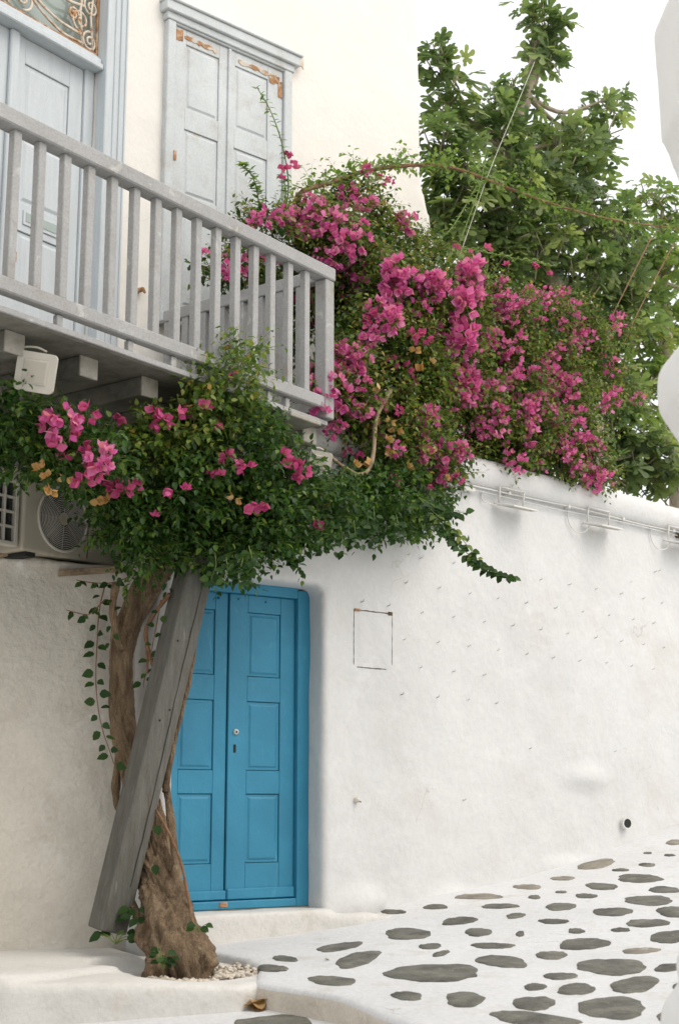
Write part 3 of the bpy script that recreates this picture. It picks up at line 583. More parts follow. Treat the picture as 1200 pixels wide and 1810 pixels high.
# ================================================================== TIMBER PROP
tp0 = FL.at(190, 1645, .50); tp1 = FA.pt(-.76, 1.36, 3.77)
d = tp1 - tp0; Ln = np.linalg.norm(d); dz = d/Ln; sx = np.cross(FA.u*.55 + FA.n*.25, dz); sx /= np.linalg.norm(sx); sy = np.cross(dz, sx)
ang = rad(8); ex = sx*math.cos(ang) + sy*math.sin(ang); ey = -sx*math.sin(ang) + sy*math.cos(ang)
prop = thing('timber_prop', tp0, 'thick grey slanting timber post propping up the balcony beside the trunk', 'post')
h = .083
def pc(e0, e1, t): return tp0 + dz*t + ex*e0 + ey*e1
boxes('beam', [[pc(-h, -h, 0), pc(h, -h, 0), pc(h, h*.95, 0), pc(-h, h, 0), pc(-h, -h, Ln), pc(h, -h, Ln), pc(h, h, Ln), pc(-h, h, Ln)]], 'grey_beam', prop, .010, .003, 2)
# long drying crack and nail heads, on the face towards the street
cr = []
fn_ = None
for cand in ((ex, ey), (-ex, ey), (ey, ex), (-ey, ex)):
    if fn_ is None or cand[0] @ (np.array([0.1, -1, 0])) > fn_[0] @ (np.array([0.1, -1, 0])): fn_ = cand
nf, tf = fn_
if tf[0] < 0: tf = -tf
V = []; F = []
K = 40
for k in range(K+1):
    s = .25 + (Ln-.35)*k/K; c = .028 + .005*math.sin(k*.23) + .0015*math.sin(k*1.9); wd = .0022*(.3 + abs(math.sin(k*.37)))
    V += [tp0 + dz*s + nf*(h+.0012) + tf*(c-wd), tp0 + dz*s + nf*(h+.0012) + tf*(c+wd), tp0 + dz*s + nf*(h-.01) + tf*c]
for k in range(K): F += [(3*k, 3*k+1, 3*k+4, 3*k+3), (3*k, 3*k+3, 3*k+5, 3*k+2), (3*k+1, 3*k+2, 3*k+5, 3*k+4)]
link('drying_crack', mesh('drying_crack', V, F), 'dark', prop)
for s in (1.15, 1.22, 1.6, 1.95): q = tp0 + dz*s + nf*h + tf*random.uniform(-.05, .06); tube('nail', [q, q+nf*.004], [.006, .005], 'dark', prop, 6)

# ================================================================== PLINTH, PLANTING HOLLOW
pl = thing('plinth', FL.pt(-.8, .8, .62), 'low whitewashed plinth with a round planting hollow round the trunk', 'plinth')
benchp = prism([p[:2] for p in (FL.pt(-5, -.1, 0), FL.pt(-.30, -.1, 0), FL.pt(-.28, .55, 0), FL.pt(-.50, 1.0, 0), FL.pt(-1.0, 1.18, 0), FL.pt(-5, 1.28, 0))], .3, .80)
apr = prism([(-1.6, 7.06), (-.95, 7.02), (-.48, 7.00), (-.33, 7.12), (-.30, 7.6), (-.45, 8.05), (-.9, 8.4), (-1.6, 8.3)], .3, .768)
HC = np.array([-.745, 7.55]); 
hol = prism([(HC[0] + .30*math.cos(a), HC[1] + .335*math.sin(a)) for a in np.linspace(0, 2*math.pi, 28, endpoint=False)], .66, 1.3)
hol2 = prism([(-1.10 + .2*math.cos(a), 7.75 + .25*math.sin(a)) for a in np.linspace(0, 2*math.pi, 20, endpoint=False)], .70, 1.3)
plaster('plinth_body', [benchp, apr], 'plaster_plinth', pl, .022, [hol, hol2], 6, ((.012, 2.2), (.004, 9.)))
V = [(HC[0], HC[1], .70)] + [(HC[0] + r*math.cos(a)*1.5, HC[1] + r*math.sin(a)*1.3, .695 + .02*mnoise.noise(Vector((r*9, a*2, 0)))) for r in (.15, .30) for a in np.linspace(0, 2*math.pi, 24, endpoint=False)]
F = [(0, 1+k, 1+(k+1) % 24) for k in range(24)] + [(1+k, 25+k, 25+(k+1) % 24, 1+(k+1) % 24) for k in range(24)]
link('soil', mesh('soil', V, F, True), 'soil', pl)
# gravel: pebbles heaped round the trunk foot
ico = bmesh.new(); bmesh.ops.create_icosphere(ico, subdivisions=1, radius=1); iv = np.array([v.co[:] for v in ico.verts]); if_ = np.array([[v.index for v in f.verts] for f in ico.faces]); ico.free()
V = []; F = []; cnt = 0
for k in range(900):
    a = random.uniform(0, 6.283); r = math.sqrt(random.uniform(.05, 1)); x = HC[0] + .04 + .31*r*math.cos(a); y = HC[1] - .02 + .33*r*math.sin(a)
    if x < -.95 and y > 7.4: continue
    s = random.uniform(.008, .019); q = iv*(s*np.array([random.uniform(.8, 1.4), random.uniform(.8, 1.3), random.uniform(.5, .8)])) + rng.normal(0, .0012, iv.shape)
    th_ = random.uniform(0, 6.28); R = np.array([[math.cos(th_), -math.sin(th_), 0], [math.sin(th_), math.cos(th_), 0], [0, 0, 1]])
    q = q @ R.T + np.array([x, y, .715 + .022*r*r + random.uniform(0, .022) + (.02 if x > -.62 else 0)]); F.append(if_ + cnt); V.append(q); cnt += len(q)
gv = link('gravel', trimesh('gravel', np.vstack(V), np.vstack(F), True), 'pebble'); tag(gv, 'pale pebble gravel heaped in the planting hollow round the trunk', 'gravel', kind='stuff')

# ================================================================== PIER at the right edge of the view
YN = 4.6
def nw(px, py): r = ray(px, py); return (r[0]*YN, 1.6 + r[2]*YN)
prof = [(1290, 40), (1270, 26), (1200, 26), (1178, 32), (1160, 50), (1153, 70), (1156, 110), (1157, 150), (1161, 200), (1166, 255), (1172, 262), (1180, 285), (1195, 325), (1212, 370), (1222, 440), (1222, 560), (1212, 610), (1190, 642), (1168, 650), (1160, 668), (1158, 700), (1164, 735), (1182, 762), (1200, 788), (1207, 850), (1199, 930), (1204, 1100), (1201, 1300), (1204, 1500), (1203, 1660), (1192, 1690), (1190, 1712), (1197, 1735), (1180, 1752), (1166, 1775), (1160, 1810), (1158, 1900)]
pp = [nw(*q) for q in prof]; pp.append((pp[-1][0]-.02, .1)); pp.append((1.52, .1)); pp.append((1.52, pp[0][1]-.02))
class XF:  # plane facing the viewer, real thickness away from it
    def pt(s, a, b, c): return np.array([a, YN - b, c])
nwl = thing('garden_pier', (1.25, YN-.2, .6), 'lumpy whitewashed pier close at the right edge of the lane', 'pier')
plaster('pier_body', [extr(XF(), pp, 0, .4)], 'near_white', nwl, .016, (), 6, ((.006, 3.), (.003, 11.)))

# ================================================================== UNSEEN HOUSES behind the viewer, added to shade the lane
for nm, lab, pts_, h_ in (('house', 'unseen whitewashed house across the lane, added behind the viewer for its shade', [(3.6, -8), (3.0, .6), (6, 2.2), (12, 2.2), (12, -8)], 6.5), ('house', 'unseen whitewashed house closing the lane, added behind the viewer for its shade', [(-9, -4.5), (2.0, -4.0), (2.0, -9), (-9, -9)], 7.0)):
    hh = thing(nm, (*pts_[1], .2), lab, 'house'); v, f = prism(pts_, -.5, h_); link('wall', fixn(mesh('wall', v, f)), 'plaster_warm', hh)
    e = np.array(pts_[1]) - np.array(pts_[0]); e = e/np.linalg.norm(e); w0 = np.array(pts_[0]) + e*3.0; frh = Frame(w0, math.degrees(math.atan2(e[0], e[1])))
    for k in range(3):
        box('shutter', frh, k*1.8, k*1.8+.9, -.04, .05, 3.6, 5.2, 'blue', hh, .01)

# ================================================================== AIR CONDITIONER, LEDGE PLANKS, FLOOD LIGHTS
AB = .40
ac_a, ac_c = FA.ac(110, 918, AB)
a0, a1 = FA.ac(42, 930, AB)[0], FA.ac(215, 930, AB)[0]; c0 = FA.ac(62, 974, AB)[1]-.005; c1 = c0 + .52
acu = thing('air_conditioner', FA.pt((a0+a1)/2, .25, c0), 'dusty beige air conditioner unit on the ledge behind the leaves', 'air conditioner')
box('casing', FA, a0, a1, AB-.28, AB, c0, c1, 'ac', acu, .014, 0, 2)
r = .185; cc = FA.pt(ac_a, AB, ac_c)
def disc(c, n, u, v, r0, K=32): return [c + u*r0*math.cos(2*math.pi*k/K) + v*r0*math.sin(2*math.pi*k/K) for k in range(K)]
zz = np.array([0, 0, 1.])
V = disc(cc + FA.n*.003, None, FA.u, zz, r); link('fan_opening', fixn(mesh('fan_opening', V + [p - FA.n*.002 for p in V], [tuple(range(32)), tuple(range(63, 31, -1))])), 'dark', acu)
fg = tube('fan_guard', disc(cc + FA.n*.012, None, FA.u, zz, r+.008) + [disc(cc + FA.n*.012, None, FA.u, zz, r+.008)[0]], .010, 'lamp_case', acu, 6)
for k in range(13):
    q = .05 + .0105*k; D_ = disc(cc + FA.n*(.012+.010*(1-(q/r)**2)), None, FA.u, zz, q, 28); tube('guard_ring', D_ + [D_[0]], .0026, 'lamp_case', fg, 4)
for k in range(8):
    a = k*math.pi/4; e = FA.u*math.cos(a) + zz*math.sin(a); tube('guard_spoke', [cc + FA.n*.022 + e*.035, cc + FA.n*.012 + e*r], .0016, 'lamp_case', fg, 4)
V = disc(cc + FA.n*.024, None, FA.u, zz, .04, 18); link('guard_hub', fixn(mesh('guard_hub', V + [p - FA.n*.006 for p in V], [tuple(range(18)), tuple(range(35, 17, -1))] + [(i, (i+1) % 18, 18+(i+1) % 18, 18+i) for i in range(18)])), 'ac', fg)
for k in range(12): box('louvre', FA, ac_a+.235, a1-.02, AB+.0005, AB+.006, c0+.06+.035*k, c0+.072+.035*k, 'ac', acu, .002)
box('seam', FA, ac_a+.212, ac_a+.217, AB+.0002, AB+.003, c0+.02, c1-.02, 'brown', acu, 0)
for a in (a0+.08, a1-.1): box('foot', FA, a-.04, a+.04, AB-.26, AB-.02, c0-.028, c0-.0005, 'dark', acu, .003)
g1, gz0 = FA.ac(32, 966, AB-.02); gz1 = FA.ac(32, 846, AB-.02)[1]; g0 = g1 - .50; gb = AB-.02
lw = thing('paned_screen', FA.pt((g0+g1)/2, gb-.04, gz0), 'small grey grid-paned screen left of the air conditioner', 'screen')
for a_, b_, c_, d_ in ((g1-.025, g1, gz0, gz1), (g0, g0+.025, gz0, gz1), (g0+.025, g1-.025, gz0, gz0+.025), (g0+.025, g1-.025, gz1-.025, gz1)): box('frame', FA, a_, b_, gb-.06, gb, c_, d_, 'lamp_case', lw, .004)
nv, nh = 6, 4
for k in range(nv):
    for m_ in range(nh): box('pane', FA, g0+.025+(g1-g0-.05)*k/nv, g0+.025+(g1-g0-.05)*(k+1)/nv, gb-.04, gb-.032, gz0+.025+(gz1-gz0-.05)*m_/nh, gz0+.025+(gz1-gz0-.05)*(m_+1)/nh, 'dark_glass', lw, 0)
for k in range(1, nv): x_ = g0+.025+(g1-g0-.05)*k/nv; box('glazing_bar', FA, x_-.007, x_+.007, gb-.03, gb-.004, gz0+.026, gz1-.026, 'lamp_case', lw, .002)
for k in range(1, nh): z_ = gz0+.025+(gz1-gz0-.05)*k/nh; box('glazing_bar', FA, g0+.026, g1-.026, gb-.03, gb-.007, z_-.007, z_+.007, 'lamp_case', lw, .002)
q0 = FL.at(104, 1018, .04); q1 = FL.at(222, 1008, .10); dd = q1-q0; dd /= np.linalg.norm(dd); nn = np.cross(dd, zz); nn /= np.linalg.norm(nn)
def plankbox(q0, q1, wd, ht, name, label):
    dd = q1-q0; dl = np.linalg.norm(dd); dd = dd/dl; nn = np.cross(dd, zz); nn /= np.linalg.norm(nn); uu = np.cross(nn, dd)
    v = [q0 + dd*a + nn*b + uu*c for a, b, c in ((0, -wd, 0), (dl, -wd, 0), (dl, wd*.3, 0), (0, wd*.3, 0), (0, -wd, ht), (dl, -wd, ht*.8), (dl, wd*.3, ht*.8), (0, wd*.3, ht))]
    o = boxes(name, [v], 'plank', None, .004, .004); tag(o, label, 'plank', 'loose planks on the ledge'); return o
plankbox(q0, q1, .05, .035, 'plank', 'weathered plank end jutting from the ledge right of the air conditioner')
plankbox(FL.at(-60, 992, .02), FL.at(66, 978, .02), .06, .022, 'plank', 'thin weathered plank lying on the ledge left of the air conditioner')
def flood(c, n, size, roll, label):
    n = np.array(n, float); n /= np.linalg.norm(n); u = np.cross(zz, n); u /= np.linalg.norm(u); v = np.cross(n, u)
    cr_, sr = math.cos(roll), math.sin(roll); u, v = u*cr_ + v*sr, -u*sr + v*cr_
    th = thing('flood_light', c, label, 'flood light', 'flood lights under the balcony')
    s = size/2
    def q(a, b, d): return c + u*a + v*b + n*d
    def slab(s1, d0, d1): return [q(-s1, -s1, d0), q(s1, -s1, d0), q(s1, s1, d0), q(-s1, s1, d0), q(-s1, -s1, d1), q(s1, -s1, d1), q(s1, s1, d1), q(-s1, s1, d1)]
    bm = bmesh.new(); vv = [bm.verts.new(p) for p in slab(s, -.03, .0)]
    for f in CUBE_F: bm.faces.new([vv[i] for i in f])
    bmesh.ops.recalc_face_normals(bm, faces=bm.faces)
    ed = [e for e in bm.edges if abs((e.verts[0].co - e.verts[1].co).normalized().dot(Vector(n))) > .9]
    bmesh.ops.bevel(bm, geom=ed, offset=size*.12, segments=4, profile=.5, affect='EDGES'); me = bpy.data.meshes.new('housing'); bm.to_mesh(me); bm.free(); link('housing', me, 'lamp_case', th)
    boxes('bezel', [slab(s*.62, .0005, .006)], 'lamp_case', th, .003); boxes('glass', [slab(s*.53, .0062, .0085)], 'lamp_glass', th, .001)
    tube('cable', [q(-s*.8, s*.7, .004), q(-s*.9, s*1.1, -.02), q(-s*.2, s*1.25, -.03), q(s*.3, s*1.1, -.05)], .006, 'lamp_case', th, 6, 5)
flood(FA.at(63, 658, 1.38), (-.05, -1, -.25), .20, rad(-10), 'square beige flood light under the balcony at the left edge')
flood(FA.at(566, 818, 1.45), (.25, -1, -.25), .145, rad(-8), 'square beige flood light half hidden under the balcony corner')

# ================================================================== PLANTS
def unit(v): return v/(np.linalg.norm(v, axis=-1, keepdims=True) + 1e-9)
# leaf templates: length along +Y, face +Z
LV = np.array([(0, 0, 0), (0, .34, -.045), (0, .70, -.05), (0, 1.0, -.16), (-.24, .16, .05), (-.33, .42, .06), (-.19, .76, .0), (.24, .16, .05), (.33, .42, .06), (.19, .76, .0)], float)
LF = np.array([(0, 1, 4), (4, 1, 5), (1, 2, 5), (5, 2, 6), (2, 3, 6), (0, 7, 1), (7, 8, 1), (1, 8, 2), (8, 9, 2), (2, 9, 3)])
def fig_leaf():
    pts = [(0, 0, 0)]; lob = [(-98, .62), (-48, .90), (0, 1.0), (48, .90), (98, .62)]; out = [(-150, .22)]
    for i, (a, r_) in enumerate(lob):
        out += [(a-15, r_*.60), (a-17, r_*.80), (a-10, r_*.96), (a, r_), (a+10, r_*.96), (a+17, r_*.80), (a+15, r_*.60)]
        if i < 4: out.append(((a+lob[i+1][0])/2, (.36)))
    out.append((150, .22))
    for a, r_ in out:
        x = r_*math.sin(rad(a)); y = .25 + r_*.75*math.cos(rad(a)) if True else 0
        pts.append((x*.72, y, -.18*r_*r_ + .05*math.cos(rad(a*4))))
    pts[0] = (0, .25, .02)
    n = len(pts)-1; f = [(0, k+1, k) for k in range(1, n)]
    pts += [(-.012, .12, 0), (.012, .12, 0), (0, -.35, -.05)]
    f += [(0, n+1, n+2), (n+1, n+3, n+2)]
    return np.array(pts), np.array(f)
FGV, FGF = fig_leaf()
def bract_flower():
    V = []; F = []
    for k in range(3):
        a = 2*math.pi*k/3; ca, sa = math.cos(a), math.sin(a)
        for (x, y, z) in LV*np.array([1.25, 1, 1.2]):
            # stand the bract up and lean it outwards
            yy = .05 + y*.42 + .10*math.sin(y*2.6); zz_ = y*.80 + z*.0; xx = x*.95
            yy += abs(x)*-.18
            V.append((ca*xx - sa*yy, sa*xx + ca*yy, zz_))
        F += [tuple(i + 10*k for i in f) for f in LF]
    return np.array(V), np.array(F)
BV, BF = bract_flower()
TUBE_V = np.array([(.03, 0, .15), (-.015, .026, .15), (-.015, -.026, .15), (.0, 0, .75), (.07, 0, .78), (-.035, .06, .78), (-.035, -.06, .78)]); TUBE_F = np.array([(0, 1, 3), (1, 2, 3), (2, 0, 3), (4, 5, 6)])
def axes(d, nrm):
    y = unit(d); z = nrm - y*(nrm*y).sum(-1, keepdims=True); z = unit(z); x = np.cross(y, z); return x, y, z
def scatter(tv, tf, pos, X, Y, Z, s):
    V = pos[:, None, :] + s[:, None, None]*(tv[None, :, 0, None]*X[:, None] + tv[None, :, 1, None]*Y[:, None] + tv[None, :, 2, None]*Z[:, None])
    F = tf[None] + (np.arange(len(pos))*len(tv))[:, None, None]
    return V.reshape(-1, 3), F.reshape(-1, 3)
def shoots(P, D, length, leaf_len, gap, droop=.5):
    """arching shoots: returns stem paths and leaf placements"""
    stems = []; LP = []; LD = []; LN = []; LS = []
    for p, d in zip(P, D):
        n = max(3, int(length*random.uniform(.6, 1.3)/gap)); d = d/np.linalg.norm(d); q = p.copy(); path = [q.copy()]; side = random.uniform(0, 6.28)
        for k in range(n):
            d = d + np.array([random.gauss(0, .12), random.gauss(0, .12), -droop*gap*(1 + k*.12)]); d /= np.linalg.norm(d); q = q + d*gap; path.append(q.copy())
            side += 2.4; a = np.cross(d, [0, 0, 1.]); a /= np.linalg.norm(a)+1e-6; b = np.cross(d, a)
            out = a*math.cos(side) + b*math.sin(side)
            ld = out*.9 + d*.45 + np.array([0, 0, -.35]); ln = np.array([0, 0, 1.])*.8 + out*.45 + np.array([0, -.35, 0]) + np.array([random.gauss(0, .3) for _ in range(3)])
            LP.append(q + out*.012); LD.append(ld); LN.append(ln); LS.append(leaf_len*random.uniform(.6, 1.2)*(1 - .35*k/n))
        stems.append(np.array(path))
    return stems, np.array(LP), np.array(LD), np.array(LN), np.array(LS)
def leaves_mesh(name, LP, LD, LN, LS, mat, parent, tv=LV, tf=LF, wide=1.):
    X, Y, Z = axes(LD, LN); V, F = scatter(tv*np.array([wide, 1, 1]), tf, LP, X, Y, Z, LS)
    o = link(name, trimesh(name, V, F, True), mat, parent); o['kind'] = 'stuff'; return o
def stems_mesh(name, stems, r, mat, parent):
    parts = [sweep(s[::2] if len(s) > 5 else s, np.linspace(r, r*.4, len(s[::2] if len(s) > 5 else s)), 3, False) for s in stems]
    v, f = join(parts); o = link(name, mesh(name, v, f, True), mat, parent); o['kind'] = 'stuff'; return o
def blob_points(c, R, n, lo=.35):
    d = unit(rng.normal(size=(n, 3))); r = lo + (1-lo)*rng.random(n)**.6; return c + d*R*r[:, None], d
# shared flower-cluster meshes
def cluster_mesh(nf, rad_, size, mat):
    d = unit(rng.normal(size=(nf, 3)) + np.array([0, -.5, .25])); p = d*rad_*(.55 + .45*rng.random((nf, 1)))
    X, Y, Z = axes(unit(np.cross(d, rng.normal(size=(nf, 3)))), d); s = size*(.8 + .4*rng.random(nf))
    V, F = scatter(BV, BF, p, X, Y, Z, s); V2, F2 = scatter(TUBE_V, TUBE_F, p, X, Y, Z, s*.8)
    V3 = [np.array([0, 0, -rad_*.9])]; F3 = []
    for q_, s_ in zip(p, s): F3.append((0, len(V3), len(V3)+1)); V3 += [q_ + np.array([.0015, 0, 0]), q_ + np.array([0, .001, .0015])]
    V3 = np.array(V3); F3 = np.array(F3)
    me = trimesh('flower_cluster', np.vstack([V, V2, V3]), np.vstack([F, F2 + len(V), F3 + len(V) + len(V2)]), True)
    for mm in (mat, 'bract_dry', 'twig_green'): me.materials.append(M[mm])
    me.polygons.foreach_set('material_index', np.concatenate([np.zeros(len(F), np.int32), np.ones(len(F2), np.int32), np.full(len(F3), 2, np.int32)])); return me
CL = {k: [cluster_mesh(nf, r_, s, mt) for _ in range(4)] for k, (nf, r_, s, mt) in {
    'big': (24, .082, .052, 'bract'), 'mid': (11, .058, .040, 'bract'), 'small': (5, .022, .038, 'bract_red'), 'one': (2, .008, .040, 'bract_red'), 'far': (13, .055, .030, 'bract'), 'dry': (2, .008, .040, 'bract_dry')}.items()}
def flower(kind, p, parent, s=1., name='flower_cluster'):
    o = bpy.data.objects.new(name, random.choice(CL[kind])); col.objects.link(o); o.parent = parent; o.matrix_parent_inverse = WI[parent.name]
    o.location = tuple(map(float, p)); o.rotation_euler = (random.uniform(-.35, .35), random.uniform(-.35, .35), random.uniform(-.6, .6)); q = s*random.uniform(.95, 1.3); o.scale = (q, q, q); return o

# ---------------------------------------------------------------- the old bougainvillea by the door
bg1 = thing('bougainvillea', (-.86, 7.75, .70), 'old gnarled bougainvillea with dark leafy crown growing beside the blue door', 'bougainvillea')
TR = [((314, 1775), 7.64, .225), ((310, 1728), 7.67, .205), ((305, 1665), 7.77, .165), ((293, 1600), 7.93, .132), ((279, 1550), 8.06, .106), ((271, 1500), 8.13, .094), ((264, 1450), 8.17, .088), ((250, 1400), 8.20, .085), ((232, 1340), 8.26, .080), ((217, 1265), 8.28, .076), ((214, 1190), 8.28, .075), ((223, 1120), 8.27, .077), ((247, 1060), 8.25, .083), ((278, 1010), 8.22, .088), ((305, 960), 8.16, .085), ((325, 900), 8.1, .07), ((340, 850), 8.05, .04)]
def pxy(x, y, Y): r_ = ray(x, y); return EYE + r_*Y
ctr = smooth_path([pxy(*a, Y) for a, Y, _ in TR], 18); rr = np.interp(np.linspace(0, 1, len(ctr)), np.linspace(0, 1, len(TR)), [r_ for _, _, r_ in TR])
S = 96; V = []; F = []; Ttan = np.gradient(ctr, axis=0); Ttan = unit(Ttan); x = np.array([1., 0, 0])
for i, c in enumerate(ctr):
    x = x - Ttan[i]*(x @ Ttan[i]); x /= np.linalg.norm(x); y = np.cross(Ttan[i], x); L_ = i/len(ctr)
    gn = float(np.interp(L_, [0, .32, .48, 1], [1.0, .95, .6, .55]))
    for k in range(S):
        a = 2*math.pi*k/S; tw = a + L_*5
        ct_, st_ = math.cos(tw), math.sin(tw)
        def rg(f, fl, z): return 1 - 2*abs(mnoise.noise(Vector((ct_*f + z, st_*f, L_*fl))))          # ridged: rounded cords parted by narrow furrows
        g = .30*(rg(1.5, 9, 3.) - .6) + .22*(rg(3.4, 17, 7.) - .6) + .09*(rg(8, 30, 1.) - .6)
        nz = mnoise.noise(Vector((ct_*1.2, st_*1.2, L_*16)))*.26 + mnoise.noise(Vector((ct_*5, st_*5, L_*60)))*.07
        q = rr[i]*(.93 + gn*(g + nz))
        if L_ < .10: q *= 1 + .30*(1-L_/.10)*max(0, math.sin(3*a+1))
        V.append(c + q*(math.cos(a)*x + math.sin(a)*y))
for i in range(len(ctr)-1):
    for k in range(S): F.append((i*S+k, i*S+(k+1) % S, (i+1)*S+(k+1) % S, (i+1)*S+k))
link('trunk', mesh('trunk', V, F, True), 'bark', bg1)
def stem(pts, r0, r1, mat='bark', parent=bg1, name='stem', sides=8):
    p = smooth_path([pxy(x_, y_, Y) for x_, y_, Y in pts], 6); n = len(p); rr_ = np.linspace(r0, r1, n)*(1 + .12*np.sin(np.arange(n)*1.1))
    v, f = sweep(p, rr_, sides); return link(name, mesh(name, v, f, True), mat, parent)
stem([(335, 1660, 7.66), (316, 1560, 7.90), (304, 1460, 8.05), (294, 1390, 8.12), (282, 1340, 8.18)], .026, .020)
stem([(352, 1690, 7.6), (334, 1590, 7.78), (322, 1530, 7.86), (303, 1480, 7.92), (282, 1440, 7.96), (272, 1425, 7.98)], .009, .006, 'twig')
stem([(206, 1030, 7.95), (200, 1075, 8.0), (206, 1120, 8.02), (216, 1150, 8.0)], .022, .020)
stem([(300, 1050, 7.98), (270, 1090, 8.05), (258, 1120, 8.08), (268, 1165, 8.1), (280, 1210, 8.12)], .012, .010, 'twig')
stem([(258, 1115, 8.08), (260, 1150, 8.1), (262, 1190, 8.1)], .009, .007, 'twig')
stem([(350, 1090, 8.15), (343, 1150, 8.18), (334, 1205, 8.18), (320, 1260, 8.17), (304, 1330, 8.15), (293, 1400, 8.08)], .014, .018, 'bark')
stem([(216, 1320, 8.30), (206, 1380, 8.32), (208, 1420, 8.32), (225, 1450, 8.3)], .028, .02)
stem([(230, 1590, 8.0), (260, 1650, 7.85), (285, 1690, 7.7)], .022, .018)
# limbs inside the crown
for tgt in ((120, 780, 7.1), (60, 740, 6.9), (250, 800, 7.3), (450, 850, 7.8), (560, 880, 8.2), (690, 890, 8.7), (430, 640, 7.7)):
    stem([(318, 925, 8.12), ((330+tgt[0])/2, (930+tgt[1])/2-15, (8.2+tgt[2])/2), (tgt[0], tgt[1], tgt[2]+.25)], .035, .010, 'bark', bg1, 'limb')
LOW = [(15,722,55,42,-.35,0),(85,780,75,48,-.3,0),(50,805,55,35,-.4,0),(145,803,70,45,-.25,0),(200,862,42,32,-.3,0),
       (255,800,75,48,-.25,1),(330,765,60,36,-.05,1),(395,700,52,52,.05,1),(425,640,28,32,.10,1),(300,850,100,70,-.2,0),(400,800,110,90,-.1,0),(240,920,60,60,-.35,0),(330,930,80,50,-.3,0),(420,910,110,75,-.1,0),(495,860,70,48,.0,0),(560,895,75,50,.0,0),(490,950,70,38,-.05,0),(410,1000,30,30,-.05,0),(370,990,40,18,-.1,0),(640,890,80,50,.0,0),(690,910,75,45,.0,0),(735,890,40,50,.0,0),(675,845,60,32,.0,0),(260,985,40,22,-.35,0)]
PX = lambda P: np.linalg.norm(P-EYE)/FPX
sp = {0: ([], []), 1: ([], [])}
lowblobs = []
for cx, cy, rx, ry, off, kind in LOW:
    c = FB.at(cx, cy, off); k = PX(c); R = np.array([rx*k, (rx+ry)/2*k*.85, ry*k]); lowblobs.append((c, R, cx, cy, rx, ry))
    n = int(.052*rx*ry*(c[1]/8.5)**2) + 6; p, d = blob_points(c, R*.88, n); d = d*np.array([1, 1, .7]) + np.array([0, -.25, .25]); sp[kind][0].append(p); sp[kind][1].append(d)
ends = []
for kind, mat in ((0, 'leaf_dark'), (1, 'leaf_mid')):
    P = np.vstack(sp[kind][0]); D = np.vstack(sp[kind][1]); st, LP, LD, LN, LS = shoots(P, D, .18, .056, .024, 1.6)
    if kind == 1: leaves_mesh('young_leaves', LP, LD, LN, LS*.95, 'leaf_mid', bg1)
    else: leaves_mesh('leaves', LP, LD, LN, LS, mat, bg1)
    stems_mesh('shoots', st, .0025, 'twig_green', bg1)
def surf_pt(c, R): 
    d = unit(np.array([random.gauss(0, .55), -abs(random.gauss(.9, .4)), random.gauss(.15, .5)])); return c + d*R*1.04
FL1 = [(108,742,'mid'),(118,756,'mid'),(90,745,'small'),(140,778,'small'),(163,800,'small'),(178,815,'mid'),(190,828,'mid'),(170,835,'small'),(150,850,'small'),(205,858,'small'),(218,868,'small'),(195,852,'one'),(155,730,'small'),(145,732,'one'),(98,793,'one'),(115,812,'one'),(215,735,'one'),(272,730,'one'),(290,742,'small'),(316,732,'one'),(340,730,'one'),(335,715,'one'),(280,750,'one'),(410,657,'one'),(400,805,'small'),(375,830,'one'),(390,840,'one'),(430,822,'small'),(445,828,'one'),(300,866,'one'),(328,867,'one'),(503,803,'one'),(505,822,'one'),(520,825,'small'),(535,830,'small'),(525,840,'one'),(458,890,'one'),(470,890,'one'),(490,880,'one'),(275,914,'one'),(240,860,'one'),(433,905,'one'),(557,930,'one'),(760,925,'one'),(757,855,'one'),(385,745,'one'),(360,720,'one')]
for x_, y_, kd in FL1:
    best = min(lowblobs, key=lambda b: ((b[2]-x_)/b[4])**2 + ((b[3]-y_)/b[5])**2); r_ = ray(x_, y_)
    dist = best[0][1] - best[1][1]*1.0 - .10; flower(kd, EYE + r_*dist, bg1, 1.1)
for x_, y_ in ((74,830),(117,848),(86,842),(195,885),(176,888),(92,868),(80,872),(415,882)): best = min(lowblobs, key=lambda b: (b[2]-x_)**2 + (b[3]-y_)**2); flower('dry', EYE + ray(x_, y_)*(best[0][1]-best[1][1]-.10), bg1, 1.)
# single leaves on the hanging tendrils, each its own leaf
leaf_me = trimesh('leaf', LV*np.array([1.25, 1, 1]), LF, True); leaf_me.materials.append(M['leaf_deep'])
leaf_me2 = trimesh('leaf', LV, LF, True); leaf_me2.materials.append(M['leaf_mid'])
def place_leaf(p, d, nrm, s, parent, me=leaf_me, name='leaf'):
    X, Y, Z = axes(np.array([d], float), np.array([nrm], float)); o = bpy.data.objects.new(name, me); col.objects.link(o); o.parent = parent; o.matrix_parent_inverse = WI[parent.name]
    mt = Matrix([[X[0][i]*s, Y[0][i]*s, Z[0][i]*s, p[i]] for i in range(3)] + [[0, 0, 0, 1]]); o.matrix_basis = mt; return o
def tendril(pts, s, parent, me=leaf_me, gap=.055, r=.004, mat='twig', dens=1, spread=.9):
    path = smooth_path([pxy(*q) for q in pts], 8); stem(pts, r, r*.6, mat, parent, 'tendril', 5); acc = 0; side = 1
    for i in range(1, len(path)):
        acc += np.linalg.norm(path[i]-path[i-1])
        while acc > gap:
            acc -= gap; side = -side
            for _ in range(dens):
                d = np.array([side*spread + random.gauss(0, .3), -.25 + random.gauss(0, .3), -.45 + random.gauss(0, .35)]); n_ = np.array([random.gauss(0, .4), -.9, .5 + random.gauss(0, .3)])
                place_leaf(path[i] + d*.012, d, n_, s*random.uniform(.7, 1.15), parent, me)
